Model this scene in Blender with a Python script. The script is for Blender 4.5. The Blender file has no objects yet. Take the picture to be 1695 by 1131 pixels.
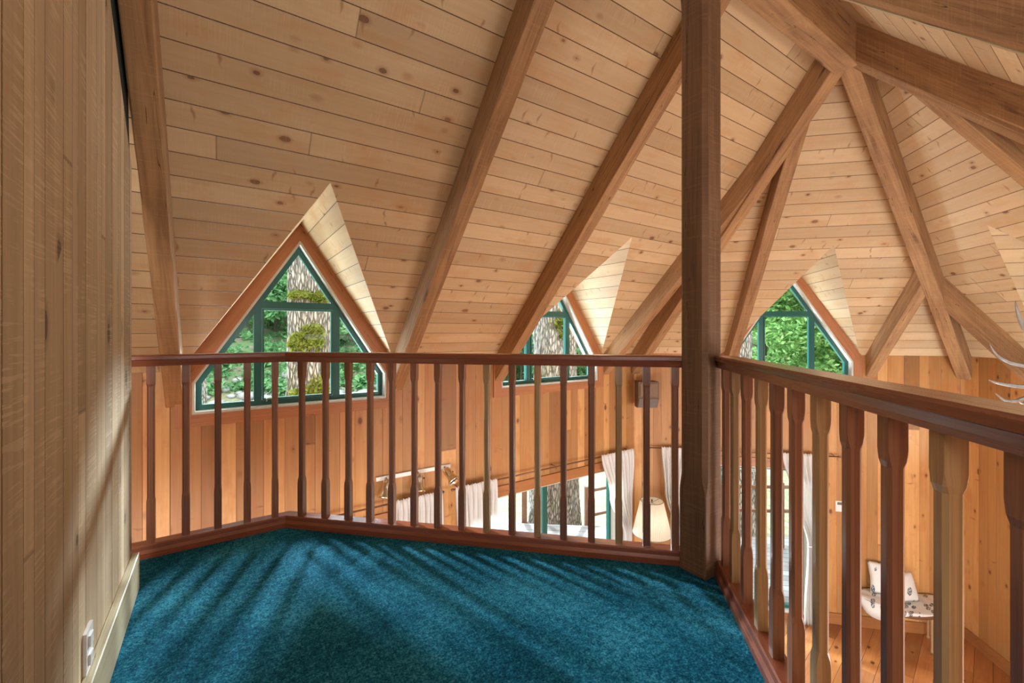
import bpy, bmesh, math, random
from mathutils import Vector, Matrix, noise
random.seed(7)
S2 = math.sqrt(0.5)
C = bpy.context.scene.collection
scene = bpy.context.scene

# ------------------------------------------------------------------ camera
cam_d = bpy.data.cameras.new('camera')
cam = bpy.data.objects.new('camera', cam_d); C.objects.link(cam)
cam.location = (0, 0, 1.10)
cam.rotation_euler = (math.pi/2, 0, -math.atan2(0.5588, 0.8293))
cam_d.sensor_width = 36; cam_d.lens = 719.5/1695*36
cam_d.shift_y = -14.5/1695
cam_d.clip_start = 0.02; cam_d.clip_end = 300
scene.camera = cam

# ------------------------------------------------------------------ world, sun, big lights, exposure
world = bpy.data.worlds.new('world'); scene.world = world; world.use_nodes = True
wn = world.node_tree; wn.nodes.clear()
wo = wn.nodes.new('ShaderNodeOutputWorld'); wb = wn.nodes.new('ShaderNodeBackground')
wb.inputs['Color'].default_value = (0.80, 0.92, 1.0, 1); wb.inputs['Strength'].default_value = 1.5
wn.links.new(wb.outputs[0], wo.inputs[0])

def area(name, loc, target, sx, sy, power, col):
    l = bpy.data.lights.new(name, 'AREA'); l.shape = 'RECTANGLE'; l.size = sx; l.size_y = sy
    l.energy = power; l.color = col
    o = bpy.data.objects.new(name, l); C.objects.link(o); o.location = loc
    o.rotation_euler = (Vector(target)-Vector(loc)).to_track_quat('-Z', 'Y').to_euler()
    return o
def sunlamp(name, direction, energy, angle, col):
    l = bpy.data.lights.new(name, 'SUN'); l.energy = energy; l.angle = angle; l.color = col
    o = bpy.data.objects.new(name, l); C.objects.link(o)
    o.rotation_euler = Vector(direction).to_track_quat('-Z', 'Y').to_euler()
sunlamp('sun', (0.25, 0.75, -0.75), 1.7, 0.12, (1.0, 0.97, 0.9))
# brightest parts of the overcast sky in front of the windows
sunlamp('sky_glow', (0.22, -0.88, -0.335), 5.5, 0.10, (0.80, 0.92, 1.0))
sunlamp('sky_glow', (-0.36, -0.82, -0.335), 4.0, 0.10, (0.80, 0.92, 1.0))
sunlamp('sky_glow', (-0.74, -0.50, -0.335), 5.0, 0.10, (0.80, 0.92, 1.0))
# lamps added below each gable window, standing in for daylight off the ground
for x_, y_, tx, ty in ((0.55, 4.75, 0.7, 2.9), (3.1, 4.75, 3.2, 2.9), (5.55, 3.45, 4.6, 2.2), (6.3, 0.0, 5.0, 1.0)):
    area('ground_bounce_fill', (x_, y_, -0.1), (tx, ty, 1.9), 1.5, 0.9, 90, (0.72, 0.88, 1.0))
# fill lamps added out of view, standing in for daylight from behind
area('rear_fill', (-1.2, -0.6, 1.5), (3.2, 2.6, 1.4), 1.6, 1.2, 75, (1.0, 0.97, 0.93))
area('loft_rear_fill', (-0.02, -0.62, 1.30), (1.4, 1.3, 0.8), 0.5, 0.4, 6, (0.92, 0.97, 1.0))
area('right_rear_fill', (2.6, -1.0, 1.0), (2.6, 2.2, 2.6), 2.6, 0.8, 12, (1.0, 0.96, 0.90))
area('lower_left_fill', (-0.9, 0.2, -1.2), (4.5, 2.4, -1.2), 2.2, 1.8, 80, (0.95, 0.98, 1.0))
area('lower_rear_fill', (3.6, -1.1, -1.0), (5.2, 3.0, -0.9), 2.4, 1.8, 70, (0.95, 0.98, 1.0))

vs = scene.view_settings
vs.view_transform = 'Standard'; vs.look = 'None'; vs.exposure = 1.06; vs.gamma = 1.0
vs.use_curve_mapping = False

# ------------------------------------------------------------------ node helpers
class NB:
    def __init__(s, name):
        s.m = bpy.data.materials.new(name); s.m.use_nodes = True
        s.t = s.m.node_tree; s.t.nodes.clear()
    def n(s, typ, **kw):
        x = s.t.nodes.new(typ)
        for k, v in kw.items(): setattr(x, k, v)
        return x
    def l(s, a, b): s.t.links.new(a, b)
    def put(s, sock, v):
        if isinstance(v, bpy.types.NodeSocket): s.l(v, sock)
        else: sock.default_value = v
    def math(s, op, a, b=None, c=None, clamp=False):
        x = s.n('ShaderNodeMath', operation=op); x.use_clamp = clamp
        s.put(x.inputs[0], a)
        if b is not None: s.put(x.inputs[1], b)
        if c is not None: s.put(x.inputs[2], c)
        return x.outputs[0]
    def mix(s, f, a, b, mode='MIX'):
        x = s.n('ShaderNodeMix', data_type='RGBA', blend_type=mode)
        s.put(x.inputs[0], f); s.put(x.inputs[6], a); s.put(x.inputs[7], b)
        return x.outputs[2]
    def comb(s, x, y, z=0.0):
        c = s.n('ShaderNodeCombineXYZ'); s.put(c.inputs[0], x); s.put(c.inputs[1], y); s.put(c.inputs[2], z)
        return c.outputs[0]
    def noise(s, vec, scale=5, detail=3, rough=0.5, dist=0.0):
        x = s.n('ShaderNodeTexNoise'); s.put(x.inputs['Vector'], vec)
        x.inputs['Scale'].default_value = scale; x.inputs['Detail'].default_value = detail
        x.inputs['Roughness'].default_value = rough; x.inputs['Distortion'].default_value = dist
        return x.outputs['Fac']
    def white(s, a, b=0.0):
        x = s.n('ShaderNodeTexWhiteNoise', noise_dimensions='2D'); s.l(s.comb(a, b), x.inputs['Vector'])
        return x.outputs['Value']
    def ramp(s, f, pts):
        x = s.n('ShaderNodeValToRGB'); s.put(x.inputs[0], f)
        e = x.color_ramp.elements
        while len(e) < len(pts): e.new(0.5)
        for i, (p, c) in enumerate(pts): e[i].position = p; e[i].color = (*c, 1)
        return x.outputs[0]
    def mr(s, f, a, b, c=0.0, d=1.0):
        x = s.n('ShaderNodeMapRange'); s.put(x.inputs[0], f)
        x.inputs[1].default_value = a; x.inputs[2].default_value = b
        x.inputs[3].default_value = c; x.inputs[4].default_value = d
        return x.outputs[0]
    def finish(s, col, rough=0.6, height=None, bump=0.3, dist=0.003, coat=0.0, metallic=0.0, sheen=0.0, spec=0.5):
        b = s.n('ShaderNodeBsdfPrincipled'); o = s.n('ShaderNodeOutputMaterial')
        s.put(b.inputs['Base Color'], col); s.put(b.inputs['Roughness'], rough)
        b.inputs['Metallic'].default_value = metallic
        b.inputs['Coat Weight'].default_value = coat; b.inputs['Coat Roughness'].default_value = 0.2
        b.inputs['Sheen Weight'].default_value = sheen
        b.inputs['Specular IOR Level'].default_value = spec
        if height is not None:
            k = s.n('ShaderNodeBump'); k.inputs['Strength'].default_value = bump
            k.inputs['Distance'].default_value = dist; s.l(height, k.inputs['Height'])
            s.l(k.outputs[0], b.inputs['Normal'])
        s.l(b.outputs[0], o.inputs[0]); return s.m

def plank_mat(name, width, light, dark, knot, gap, rough=0.6, tint=0.35, seg=2.6, knots=0.5, saw=0.0, coat=0.0, gapw=0.025, kscale=1.0, sub=None, streak=0.5, spike=0.0):
    """boards run along UV x (metres); across them is UV y"""
    b = NB(name)
    uv = b.n('ShaderNodeUVMap').outputs[0]
    sp = b.n('ShaderNodeSeparateXYZ'); b.l(uv, sp.inputs[0]); u, v = sp.outputs[0], sp.outputs[1]
    vw = b.math('DIVIDE', v, width)
    if sub:  # uneven board widths
        vw = b.math('ADD', vw, b.math('MULTIPLY', b.math('SINE', b.math('MULTIPLY', vw, 1.7)), sub))
    row = b.math('FLOOR', vw); fr = b.math('FRACT', vw)
    r0 = b.white(row, 3.1)
    us = b.math('ADD', b.math('DIVIDE', u, seg), b.math('MULTIPLY', r0, 7.3))
    sg = b.math('FLOOR', us); fs = b.math('FRACT', us)
    rid = b.white(row, b.math('MULTIPLY', sg, 1.37)); rid2 = b.white(b.math('ADD', row, 51.3), sg)
    off = b.math('MULTIPLY', rid, 37.0)
    grain = b.noise(b.comb(b.math('MULTIPLY', u, 1.6), b.math('MULTIPLY', v, 38), off), 1, 4, 0.6, 0.6)
    wide = b.noise(b.comb(b.math('MULTIPLY', u, 0.9), b.math('MULTIPLY', v, 8), off), 1, 2, 0.5, 0.3)
    f = b.math('ADD', b.math('MULTIPLY', b.mr(grain, 0.3, 0.7), streak), b.math('MULTIPLY', b.mr(wide, 0.3, 0.7), 1-streak))
    f = b.math('ADD', b.math('MULTIPLY', f, 0.6), b.math('MULTIPLY', rid, 0.4))
    col = b.mix(f, (*dark, 1), (*light, 1))
    # per-board tint
    t = b.mr(rid2, 0, 1, 1-tint, 1+tint*0.35)
    col = b.mix(1.0, col, b.comb(t, b.math('POWER', t, 1.15), b.math('POWER', t, 1.3)), 'MULTIPLY')
    # knots
    vo = b.n('ShaderNodeTexVoronoi', feature='F1', voronoi_dimensions='3D')
    b.l(b.comb(b.math('MULTIPLY', u, 5.5*kscale), b.math('MULTIPLY', v, 9.0*kscale), off), vo.inputs['Vector'])
    vo.inputs['Scale'].default_value = 1.0
    wob = b.math('ADD', vo.outputs['Distance'], b.math('MULTIPLY', b.math('SUBTRACT', grain, 0.5), 0.12))
    sel = b.n('ShaderNodeSeparateXYZ'); b.l(vo.outputs['Color'], sel.inputs[0])
    on = b.math('LESS_THAN', sel.outputs[0], knots)
    ksize = b.mr(sel.outputs[1], 0, 1, 0.06, 0.20)
    core = b.math('MULTIPLY', on, b.math('LESS_THAN', wob, ksize))
    halo = b.math('MULTIPLY', on, b.mr(b.math('SUBTRACT', wob, ksize), 0.0, 0.17, 0.5, 0.0))
    col = b.mix(b.math('MAXIMUM', halo, 0.0), col, (*knot, 1))
    col = b.mix(b.math('MULTIPLY', core, 0.75), col, (knot[0]*0.45, knot[1]*0.4, knot[2]*0.4, 1))
    if spike:   # thin knots that run across the board, and warm pitch blotches
        v2 = b.n('ShaderNodeTexVoronoi', feature='F1', voronoi_dimensions='3D')
        wv = b.math('ADD', u, b.math('MULTIPLY', b.math('SUBTRACT', wide, 0.5), 0.10))
        b.l(b.comb(b.math('MULTIPLY', wv, 9.0), b.math('MULTIPLY', v, 5.5), b.math('ADD', off, 4.0)), v2.inputs['Vector']); v2.inputs['Scale'].default_value = 1.0
        s2 = b.n('ShaderNodeSeparateXYZ'); b.l(v2.outputs['Color'], s2.inputs[0])
        dx = b.n('ShaderNodeSeparateXYZ'); b.l(v2.outputs['Position'], dx.inputs[0])
        du = b.math('ABSOLUTE', b.math('SUBTRACT', b.math('MULTIPLY', wv, 9.0), dx.outputs[0]))
        dv = b.math('ABSOLUTE', b.math('SUBTRACT', b.math('MULTIPLY', v, 5.5), dx.outputs[1]))
        el = b.math('ADD', b.math('MULTIPLY', du, 9.0), b.math('MULTIPLY', dv, 3.2))
        k2 = b.math('MULTIPLY', b.math('LESS_THAN', s2.outputs[0], spike), b.mr(el, 0.25, 1.0, 0.62, 0.0))
        col = b.mix(k2, col, (knot[0]*0.9, knot[1]*0.9, knot[2]*0.9, 1))
        bl = b.noise(b.comb(b.math('MULTIPLY', u, 3.5), b.math('MULTIPLY', v, 7.0), off), 1, 3, 0.6)
        col = b.mix(b.mr(bl, 0.52, 0.70, 0.0, 0.45), col, (dark[0]*1.05, dark[1]*0.82, dark[2]*0.62, 1))
    # joints
    e = b.math('MINIMUM', fr, b.math('SUBTRACT', 1.0, fr))
    g = b.math('LESS_THAN', e, gapw)
    e2 = b.math('MINIMUM', fs, b.math('SUBTRACT', 1.0, fs))
    g2 = b.math('MULTIPLY', b.math('LESS_THAN', e2, 0.0006), 0.5)
    gg = b.math('MAXIMUM', g, g2)
    col = b.mix(gg, col, (*gap, 1))
    h = b.math('SUBTRACT', b.math('MULTIPLY', grain, 0.25), b.mr(e, 0.0, gapw*1.6, 1.0, 0.0))
    if saw:
        sw = b.noise(b.comb(b.math('MULTIPLY', u, 140), b.math('MULTIPLY', v, 6), off), 1, 2, 0.5)
        sm = b.noise(b.comb(b.math('MULTIPLY', u, 3), b.math('MULTIPLY', v, 9), off), 1, 2, 0.5)
        k = b.math('MULTIPLY', b.math('MULTIPLY', b.math('GREATER_THAN', sw, 0.56), b.mr(sm, 0.45, 0.62)), saw)
        col = b.mix(k, col, (min(1, light[0]*1.3), min(1, light[1]*1.32), min(1, light[2]*1.45), 1))
        h = b.math('ADD', h, b.math('MULTIPLY', sw, 0.4))
    return b.finish(col, rough, h, 0.5, 0.004, coat)

def beam_mat(name, light, dark, rough=0.75, saw=0.6, grainy=30):
    b = NB(name)
    uv = b.n('ShaderNodeUVMap').outputs[0]
    oi = b.n('ShaderNodeObjectInfo').outputs['Random']
    sp = b.n('ShaderNodeSeparateXYZ'); b.l(uv, sp.inputs[0]); u, v = sp.outputs[0], sp.outputs[1]
    off = b.math('MULTIPLY', oi, 53.0)
    grain = b.noise(b.comb(b.math('MULTIPLY', u, 1.8), b.math('MULTIPLY', v, grainy), off), 1, 5, 0.62, 1.2)
    blot = b.noise(b.comb(b.math('MULTIPLY', u, 1.5), b.math('MULTIPLY', v, 4), off), 1, 3, 0.5, 0.5)
    f = b.math('ADD', b.math('MULTIPLY', b.mr(grain, 0.3, 0.72), 0.6), b.math('MULTIPLY', b.mr(blot, 0.3, 0.7), 0.4))
    f = b.math('ADD', f, b.mr(oi, 0, 1, -0.12, 0.12))
    col = b.mix(f, (*dark, 1), (*light, 1))
    vo = b.n('ShaderNodeTexVoronoi', feature='F1', voronoi_dimensions='3D')
    b.l(b.comb(b.math('MULTIPLY', u, 1.6), b.math('MULTIPLY', v, 7), off), vo.inputs['Vector']); vo.inputs['Scale'].default_value = 1
    sel = b.n('ShaderNodeSeparateXYZ'); b.l(vo.outputs['Color'], sel.inputs[0])
    wob = b.math('ADD', vo.outputs['Distance'], b.math('MULTIPLY', b.math('SUBTRACT', grain, 0.5), 0.2))
    kn = b.math('MULTIPLY', b.math('LESS_THAN', sel.outputs[0], 0.45), b.mr(wob, 0.04, 0.15, 0.85, 0.0))
    col = b.mix(kn, col, (dark[0]*0.35, dark[1]*0.3, dark[2]*0.3, 1))
    # drying checks
    ck = b.noise(b.comb(b.math('MULTIPLY', u, 0.8), b.math('MULTIPLY', v, 26), b.math('ADD', off, 9.0)), 1, 2, 0.4, 0.8)
    ckm = b.math('MULTIPLY', b.math('LESS_THAN', b.math('ABSOLUTE', b.math('SUBTRACT', ck, 0.63)), 0.004), 0.8)
    col = b.mix(ckm, col, (dark[0]*0.25, dark[1]*0.2, dark[2]*0.2, 1))
    sw = b.noise(b.comb(b.math('MULTIPLY', u, 110), b.math('MULTIPLY', v, 5), off), 1, 2, 0.5)
    h = b.math('ADD', b.math('MULTIPLY', grain, 0.5), b.math('MULTIPLY', sw, saw))
    h = b.math('SUBTRACT', h, ckm)
    col = b.mix(b.math('MULTIPLY', b.math('GREATER_THAN', sw, 0.6), 0.18*saw), col, (*[min(1, c*1.4) for c in light], 1))
    return b.finish(col, rough, h, 0.6, 0.006)

def rail_mat(name, light, dark, rough=0.3, coat=0.5):
    b = NB(name)
    uv = b.n('ShaderNodeUVMap').outputs[0]
    oi = b.n('ShaderNodeObjectInfo').outputs['Random']
    sp = b.n('ShaderNodeSeparateXYZ'); b.l(uv, sp.inputs[0])
    g = b.noise(b.comb(b.math('MULTIPLY', sp.outputs[0], 3), b.math('MULTIPLY', sp.outputs[1], 110), b.math('MULTIPLY', oi, 31)), 1, 4, 0.6, 0.5)
    col = b.mix(b.mr(g, 0.3, 0.72), (*dark, 1), (*light, 1))
    t = b.mr(oi, 0, 1, 0.75, 1.2)
    col = b.mix(1.0, col, b.comb(t, t, t), 'MULTIPLY')
    return b.finish(col, b.mr(g, 0.3, 0.7, rough+0.1, rough), g, 0.12, 0.001, coat)

def flat(name, col, rough=0.5, metallic=0.0, nscale=30, amt=0.12, bump=0.05, coat=0.0):
    b = NB(name)
    tc = b.n('ShaderNodeTexCoord').outputs['Object']
    nz = b.noise(tc, nscale, 3, 0.5)
    c = b.mix(nz, (*[x*(1-amt) for x in col], 1), (*[min(1, x*(1+amt)) for x in col], 1))
    return b.finish(c, rough, nz, bump, 0.002, coat, metallic)

M = {}
M['ceiling'] = plank_mat('pine_ceiling_boards', 0.125, (0.70, 0.52, 0.305), (0.53, 0.355, 0.180), (0.30, 0.13, 0.045), (0.10, 0.05, 0.02), 0.62, 0.20, 5.5, 0.26, 0.10, gapw=0.018, sub=None, kscale=1.35, spike=0.16)
M['wall'] = plank_mat('cedar_wall_boards', 0.135, (0.66, 0.36, 0.130), (0.42, 0.175, 0.045), (0.22, 0.075, 0.022), (0.20, 0.075, 0.022), 0.5, 0.50, 14.0, 0.32, 0.0, gapw=0.010, sub=0.22, streak=0.65, kscale=1.2, spike=0.05)
M['loftwall'] = plank_mat('rough_weathered_wall_boards', 0.085, (0.74, 0.57, 0.35), (0.44, 0.31, 0.17), (0.2, 0.12, 0.06), (0.16, 0.10, 0.05), 0.7, 0.30, 9.0, 0.16, 0.25, gapw=0.02, sub=0.3, streak=0.75)
M['floor'] = plank_mat('lower_wood_floor', 0.19, (0.62, 0.27, 0.09), (0.38, 0.12, 0.035), (0.15, 0.045, 0.015), (0.09, 0.03, 0.01), 0.22, 0.4, 1.4, 0.2, 0.0, coat=0.6, gapw=0.012)
M['deck'] = plank_mat('grey_deck_boards', 0.14, (0.27, 0.265, 0.27), (0.19, 0.185, 0.19), (0.2, 0.18, 0.18), (0.06, 0.05, 0.05), 0.6, 0.25, 3.0, 0.2, 0.0, gapw=0.04)
M['beam'] = beam_mat('rough_fir_beam', (0.50, 0.28, 0.12), (0.18, 0.082, 0.032))
M['post'] = beam_mat('rough_post_fir', (0.27, 0.14, 0.065), (0.115, 0.055, 0.026), 0.7, 0.7, 34)
M['trim'] = beam_mat('stained_trim_board', (0.52, 0.215, 0.08), (0.34, 0.125, 0.045), 0.5, 0.1, 45)
M['base'] = beam_mat('pale_baseboard', (0.55, 0.47, 0.29), (0.38, 0.31, 0.17), 0.5, 0.1, 60)
M['basedark'] = beam_mat('orange_baseboard', (0.45, 0.19, 0.06), (0.28, 0.10, 0.03), 0.4, 0.1, 60)
M['rail'] = rail_mat('red_brown_rail', (0.36, 0.100, 0.045), (0.21, 0.052, 0.024), 0.25, 0.7)
M['bal1'] = rail_mat('red_brown_baluster', (0.33, 0.135, 0.07), (0.20, 0.075, 0.038), 0.3, 0.5)
M['bal2'] = rail_mat('honey_brown_baluster', (0.46, 0.29, 0.135), (0.30, 0.17, 0.07), 0.3, 0.5)
M['green'] = flat('dark_green_window_paint', (0.006, 0.10, 0.085), 0.35, 0, 20, 0.1, 0.02, 0.3)
M['reveal'] = flat('pale_window_reveal', (0.62, 0.60, 0.53), 0.5, 0, 20, 0.05)
M['gapshade'] = flat('dark_green_gap_shade', (0.008, 0.018, 0.014), 0.8)  # dark colour paints the shade in the gap above the partition
M['eave'] = beam_mat('brown_eave_wood', (0.20, 0.10, 0.06), (0.10, 0.05, 0.03))
M['white'] = flat('white_plastic', (0.78, 0.77, 0.73), 0.35, 0, 10, 0.03, 0.0)
M['dark'] = flat('dark_slot', (0.03, 0.03, 0.03), 0.5)
M['brass'] = flat('satin_brass_metal', (0.74, 0.68, 0.55), 0.22, 1.0, 15, 0.08, 0.02)
M['lampmetal'] = flat('dark_bronze_metal', (0.10, 0.10, 0.09), 0.35, 0.9)
M['rod'] = flat('bronze_curtain_rod', (0.22, 0.12, 0.08), 0.3, 0.6)
M['speaker'] = beam_mat('walnut_speaker_cabinet', (0.16, 0.085, 0.04), (0.09, 0.045, 0.02), 0.5, 0.1, 60)
M['grille'] = flat('brown_speaker_cloth', (0.22, 0.14, 0.085), 0.9, 0, 200, 0.3)
M['grey'] = flat('grey_speaker_base', (0.16, 0.14, 0.13), 0.7)
M['benchwood'] = beam_mat('bench_wood', (0.50, 0.30, 0.14), (0.32, 0.17, 0.07), 0.4, 0.1, 50)
M['seatwood'] = beam_mat('dark_seat_wood', (0.22, 0.10, 0.05), (0.12, 0.055, 0.03), 0.4, 0.1, 50)

def cloth_mat(name, col, trans=0.45, glow=0.0):
    b = NB(name)
    tc = b.n('ShaderNodeTexCoord').outputs['Object']
    nz = b.noise(tc, 160, 2, 0.5)
    c = b.mix(nz, (*[x*0.94 for x in col], 1), (*col, 1))
    d = b.n('ShaderNodeBsdfDiffuse'); t = b.n('ShaderNodeBsdfTranslucent'); mx = b.n('ShaderNodeMixShader')
    b.l(c, d.inputs[0]); b.l(c, t.inputs[0]); mx.inputs[0].default_value = trans
    b.l(d.outputs[0], mx.inputs[1]); b.l(t.outputs[0], mx.inputs[2])
    o = b.n('ShaderNodeOutputMaterial')
    b.l(mx.outputs[0], o.inputs[0]); return b.m
M['curtain'] = cloth_mat('white_sheer_curtain', (0.93, 0.92, 0.89), 0.4)
M['shade'] = cloth_mat('cream_pleated_shade', (0.88, 0.82, 0.68), 0.6)

def glass_mat():
    b = NB('window_glass')
    t = b.n('ShaderNodeBsdfTransparent'); t.inputs[0].default_value = (0.93, 0.96, 0.95, 1)
    g = b.n('ShaderNodeBsdfGlossy'); g.inputs['Roughness'].default_value = 0.02
    fr = b.n('ShaderNodeFresnel'); fr.inputs[0].default_value = 1.45
    mx = b.n('ShaderNodeMixShader'); b.l(b.math('MULTIPLY', fr.outputs[0], 0.8), mx.inputs[0])
    b.l(t.outputs[0], mx.inputs[1]); b.l(g.outputs[0], mx.inputs[2])
    o = b.n('ShaderNodeOutputMaterial'); b.l(mx.outputs[0], o.inputs[0]); return b.m
M['glass'] = glass_mat()

def carpet_mat():
    b = NB('teal_carpet')
    tc = b.n('ShaderNodeTexCoord').outputs['Object']
    a = b.noise(tc, 130, 4, 0.75); c2 = b.noise(tc, 45, 3, 0.6); big = b.noise(tc, 3.0, 3, 0.5)
    f = b.math('ADD', b.math('MULTIPLY', b.mr(a, 0.3, 0.7), 0.55), b.math('MULTIPLY', b.mr(c2, 0.3, 0.7), 0.25))
    f = b.math('ADD', f, b.math('MULTIPLY', b.mr(big, 0.3, 0.7), 0.2))
    col = b.ramp(f, [(0.25, (0.003, 0.042, 0.078)), (0.5, (0.011, 0.140, 0.225)), (0.75, (0.07, 0.37, 0.48))])
    return b.finish(col, 0.95, b.math('ADD', a, b.math('MULTIPLY', c2, 0.6)), 0.9, 0.010, 0, 0, 0.0, 0.05)
M['carpet'] = carpet_mat()

def bark_mat(name, light, dark, moss=0.35):
    b = NB(name)
    tc = b.n('ShaderNodeTexCoord').outputs['Object']
    mp = b.n('ShaderNodeMapping'); b.l(tc, mp.inputs[0]); mp.inputs['Scale'].default_value = (1, 1, 0.22)
    vo = b.n('ShaderNodeTexVoronoi', feature='DISTANCE_TO_EDGE'); b.l(mp.outputs[0], vo.inputs['Vector']); vo.inputs['Scale'].default_value = 30
    nz = b.noise(mp.outputs[0], 22, 5, 0.65); n2 = b.noise(tc, 2.5, 4, 0.6)
    h = b.math('ADD', b.mr(vo.outputs['Distance'], 0, 0.2), b.math('MULTIPLY', nz, 0.8))
    col = b.mix(b.mr(h, 0.2, 1.4), (*dark, 1), (*light, 1))
    col = b.mix(b.mr(n2, 0.52, 0.66, 0, moss), col, (0.16, 0.19, 0.04, 1))
    return b.finish(col, 0.9, h, 1.0, 0.03)
M['bark'] = bark_mat('grey_fir_bark', (0.42, 0.385, 0.34), (0.10, 0.085, 0.07))
M['barkdark'] = bark_mat('dark_thin_bark', (0.22, 0.17, 0.12), (0.04, 0.03, 0.02), 0.1)

def leaf_mat(name, c1, c2, c3):
    b = NB(name)
    tc = b.n('ShaderNodeTexCoord').outputs['Object']
    nz = b.noise(tc, 1.6, 4, 0.75); n3 = b.noise(tc, 9, 2, 0.6)
    f = b.math('ADD', b.math('MULTIPLY', b.mr(nz, 0.3, 0.7), 0.55), b.math('MULTIPLY', b.mr(n3, 0.3, 0.7), 0.45))
    col = b.ramp(f, [(0.2, c1), (0.5, c2), (0.8, c3)])
    d = b.n('ShaderNodeBsdfDiffuse'); t = b.n('ShaderNodeBsdfTranslucent'); mx = b.n('ShaderNodeMixShader')
    b.l(col, d.inputs[0]); b.l(col, t.inputs[0]); mx.inputs[0].default_value = 0.45
    b.l(d.outputs[0], mx.inputs[1]); b.l(t.outputs[0], mx.inputs[2])
    o = b.n('ShaderNodeOutputMaterial'); b.l(mx.outputs[0], o.inputs[0]); return b.m
M['leaf'] = leaf_mat('bright_leaves', (0.06, 0.16, 0.05), (0.22, 0.42, 0.13), (0.50, 0.68, 0.32))
M['fern'] = leaf_mat('bank_ferns', (0.05, 0.15, 0.06), (0.16, 0.38, 0.16), (0.40, 0.60, 0.30))
M['moss'] = leaf_mat('yellow_moss', (0.09, 0.12, 0.015), (0.20, 0.24, 0.04), (0.34, 0.36, 0.10))

def ground_mat():
    b = NB('ground_mixed')
    geo = b.n('ShaderNodeNewGeometry').outputs['Position']
    sp = b.n('ShaderNodeSeparateXYZ'); b.l(geo, sp.inputs[0])
    n1 = b.noise(geo, 0.35, 4, 0.6); n2 = b.noise(geo, 5, 5, 0.7); n3 = b.noise(geo, 1.3, 4, 0.65)
    grass = b.ramp(n2, [(0.3, (0.15, 0.15, 0.075)), (0.5, (0.24, 0.235, 0.13)), (0.7, (0.36, 0.32, 0.22))])
    bank = b.ramp(n3, [(0.32, (0.04, 0.11, 0.04)), (0.46, (0.10, 0.22, 0.08)), (0.56, (0.17, 0.15, 0.10)), (0.7, (0.26, 0.24, 0.21))])
    col = b.mix(b.mr(sp.outputs[2], -2.7, -2.2), grass, bank)
    return b.finish(col, 0.95, n2, 0.8, 0.05)
M['ground'] = ground_mat()
M['stone'] = flat('grey_river_stone', (0.33, 0.33, 0.32), 0.8, 0, 3, 0.4)
M['water'] = flat('river_water', (0.20, 0.26, 0.24), 0.08, 0, 2, 0.3, 0.3)
M['antler'] = flat('silver_grey_antler', (0.30, 0.285, 0.26), 0.35, 0.2, 25, 0.45, 0.2)

def fabric_leaf():
    b = NB('leaf_print_fabric')
    uv = b.n('ShaderNodeTexCoord').outputs['Object']
    mp = b.n('ShaderNodeMapping'); b.l(uv, mp.inputs[0]); mp.inputs['Scale'].default_value = (9, 22, 9); mp.inputs['Rotation'].default_value = (0, 0, 0.5)
    vo = b.n('ShaderNodeTexVoronoi'); b.l(mp.outputs[0], vo.inputs['Vector']); vo.inputs['Scale'].default_value = 1
    sel = b.n('ShaderNodeSeparateXYZ'); b.l(vo.outputs['Color'], sel.inputs[0])
    m_ = b.math('MULTIPLY', b.math('LESS_THAN', vo.outputs['Distance'], 0.42), b.math('LESS_THAN', sel.outputs[0], 0.42))
    st = b.math('GREATER_THAN', b.noise(uv, 120, 2, 0.5), 0.44)
    col = b.mix(b.math('MULTIPLY', m_, st), (0.76, 0.76, 0.72, 1), (0.09, 0.11, 0.12, 1))
    return b.finish(col, 0.85)
M['fabric'] = fabric_leaf()

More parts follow.
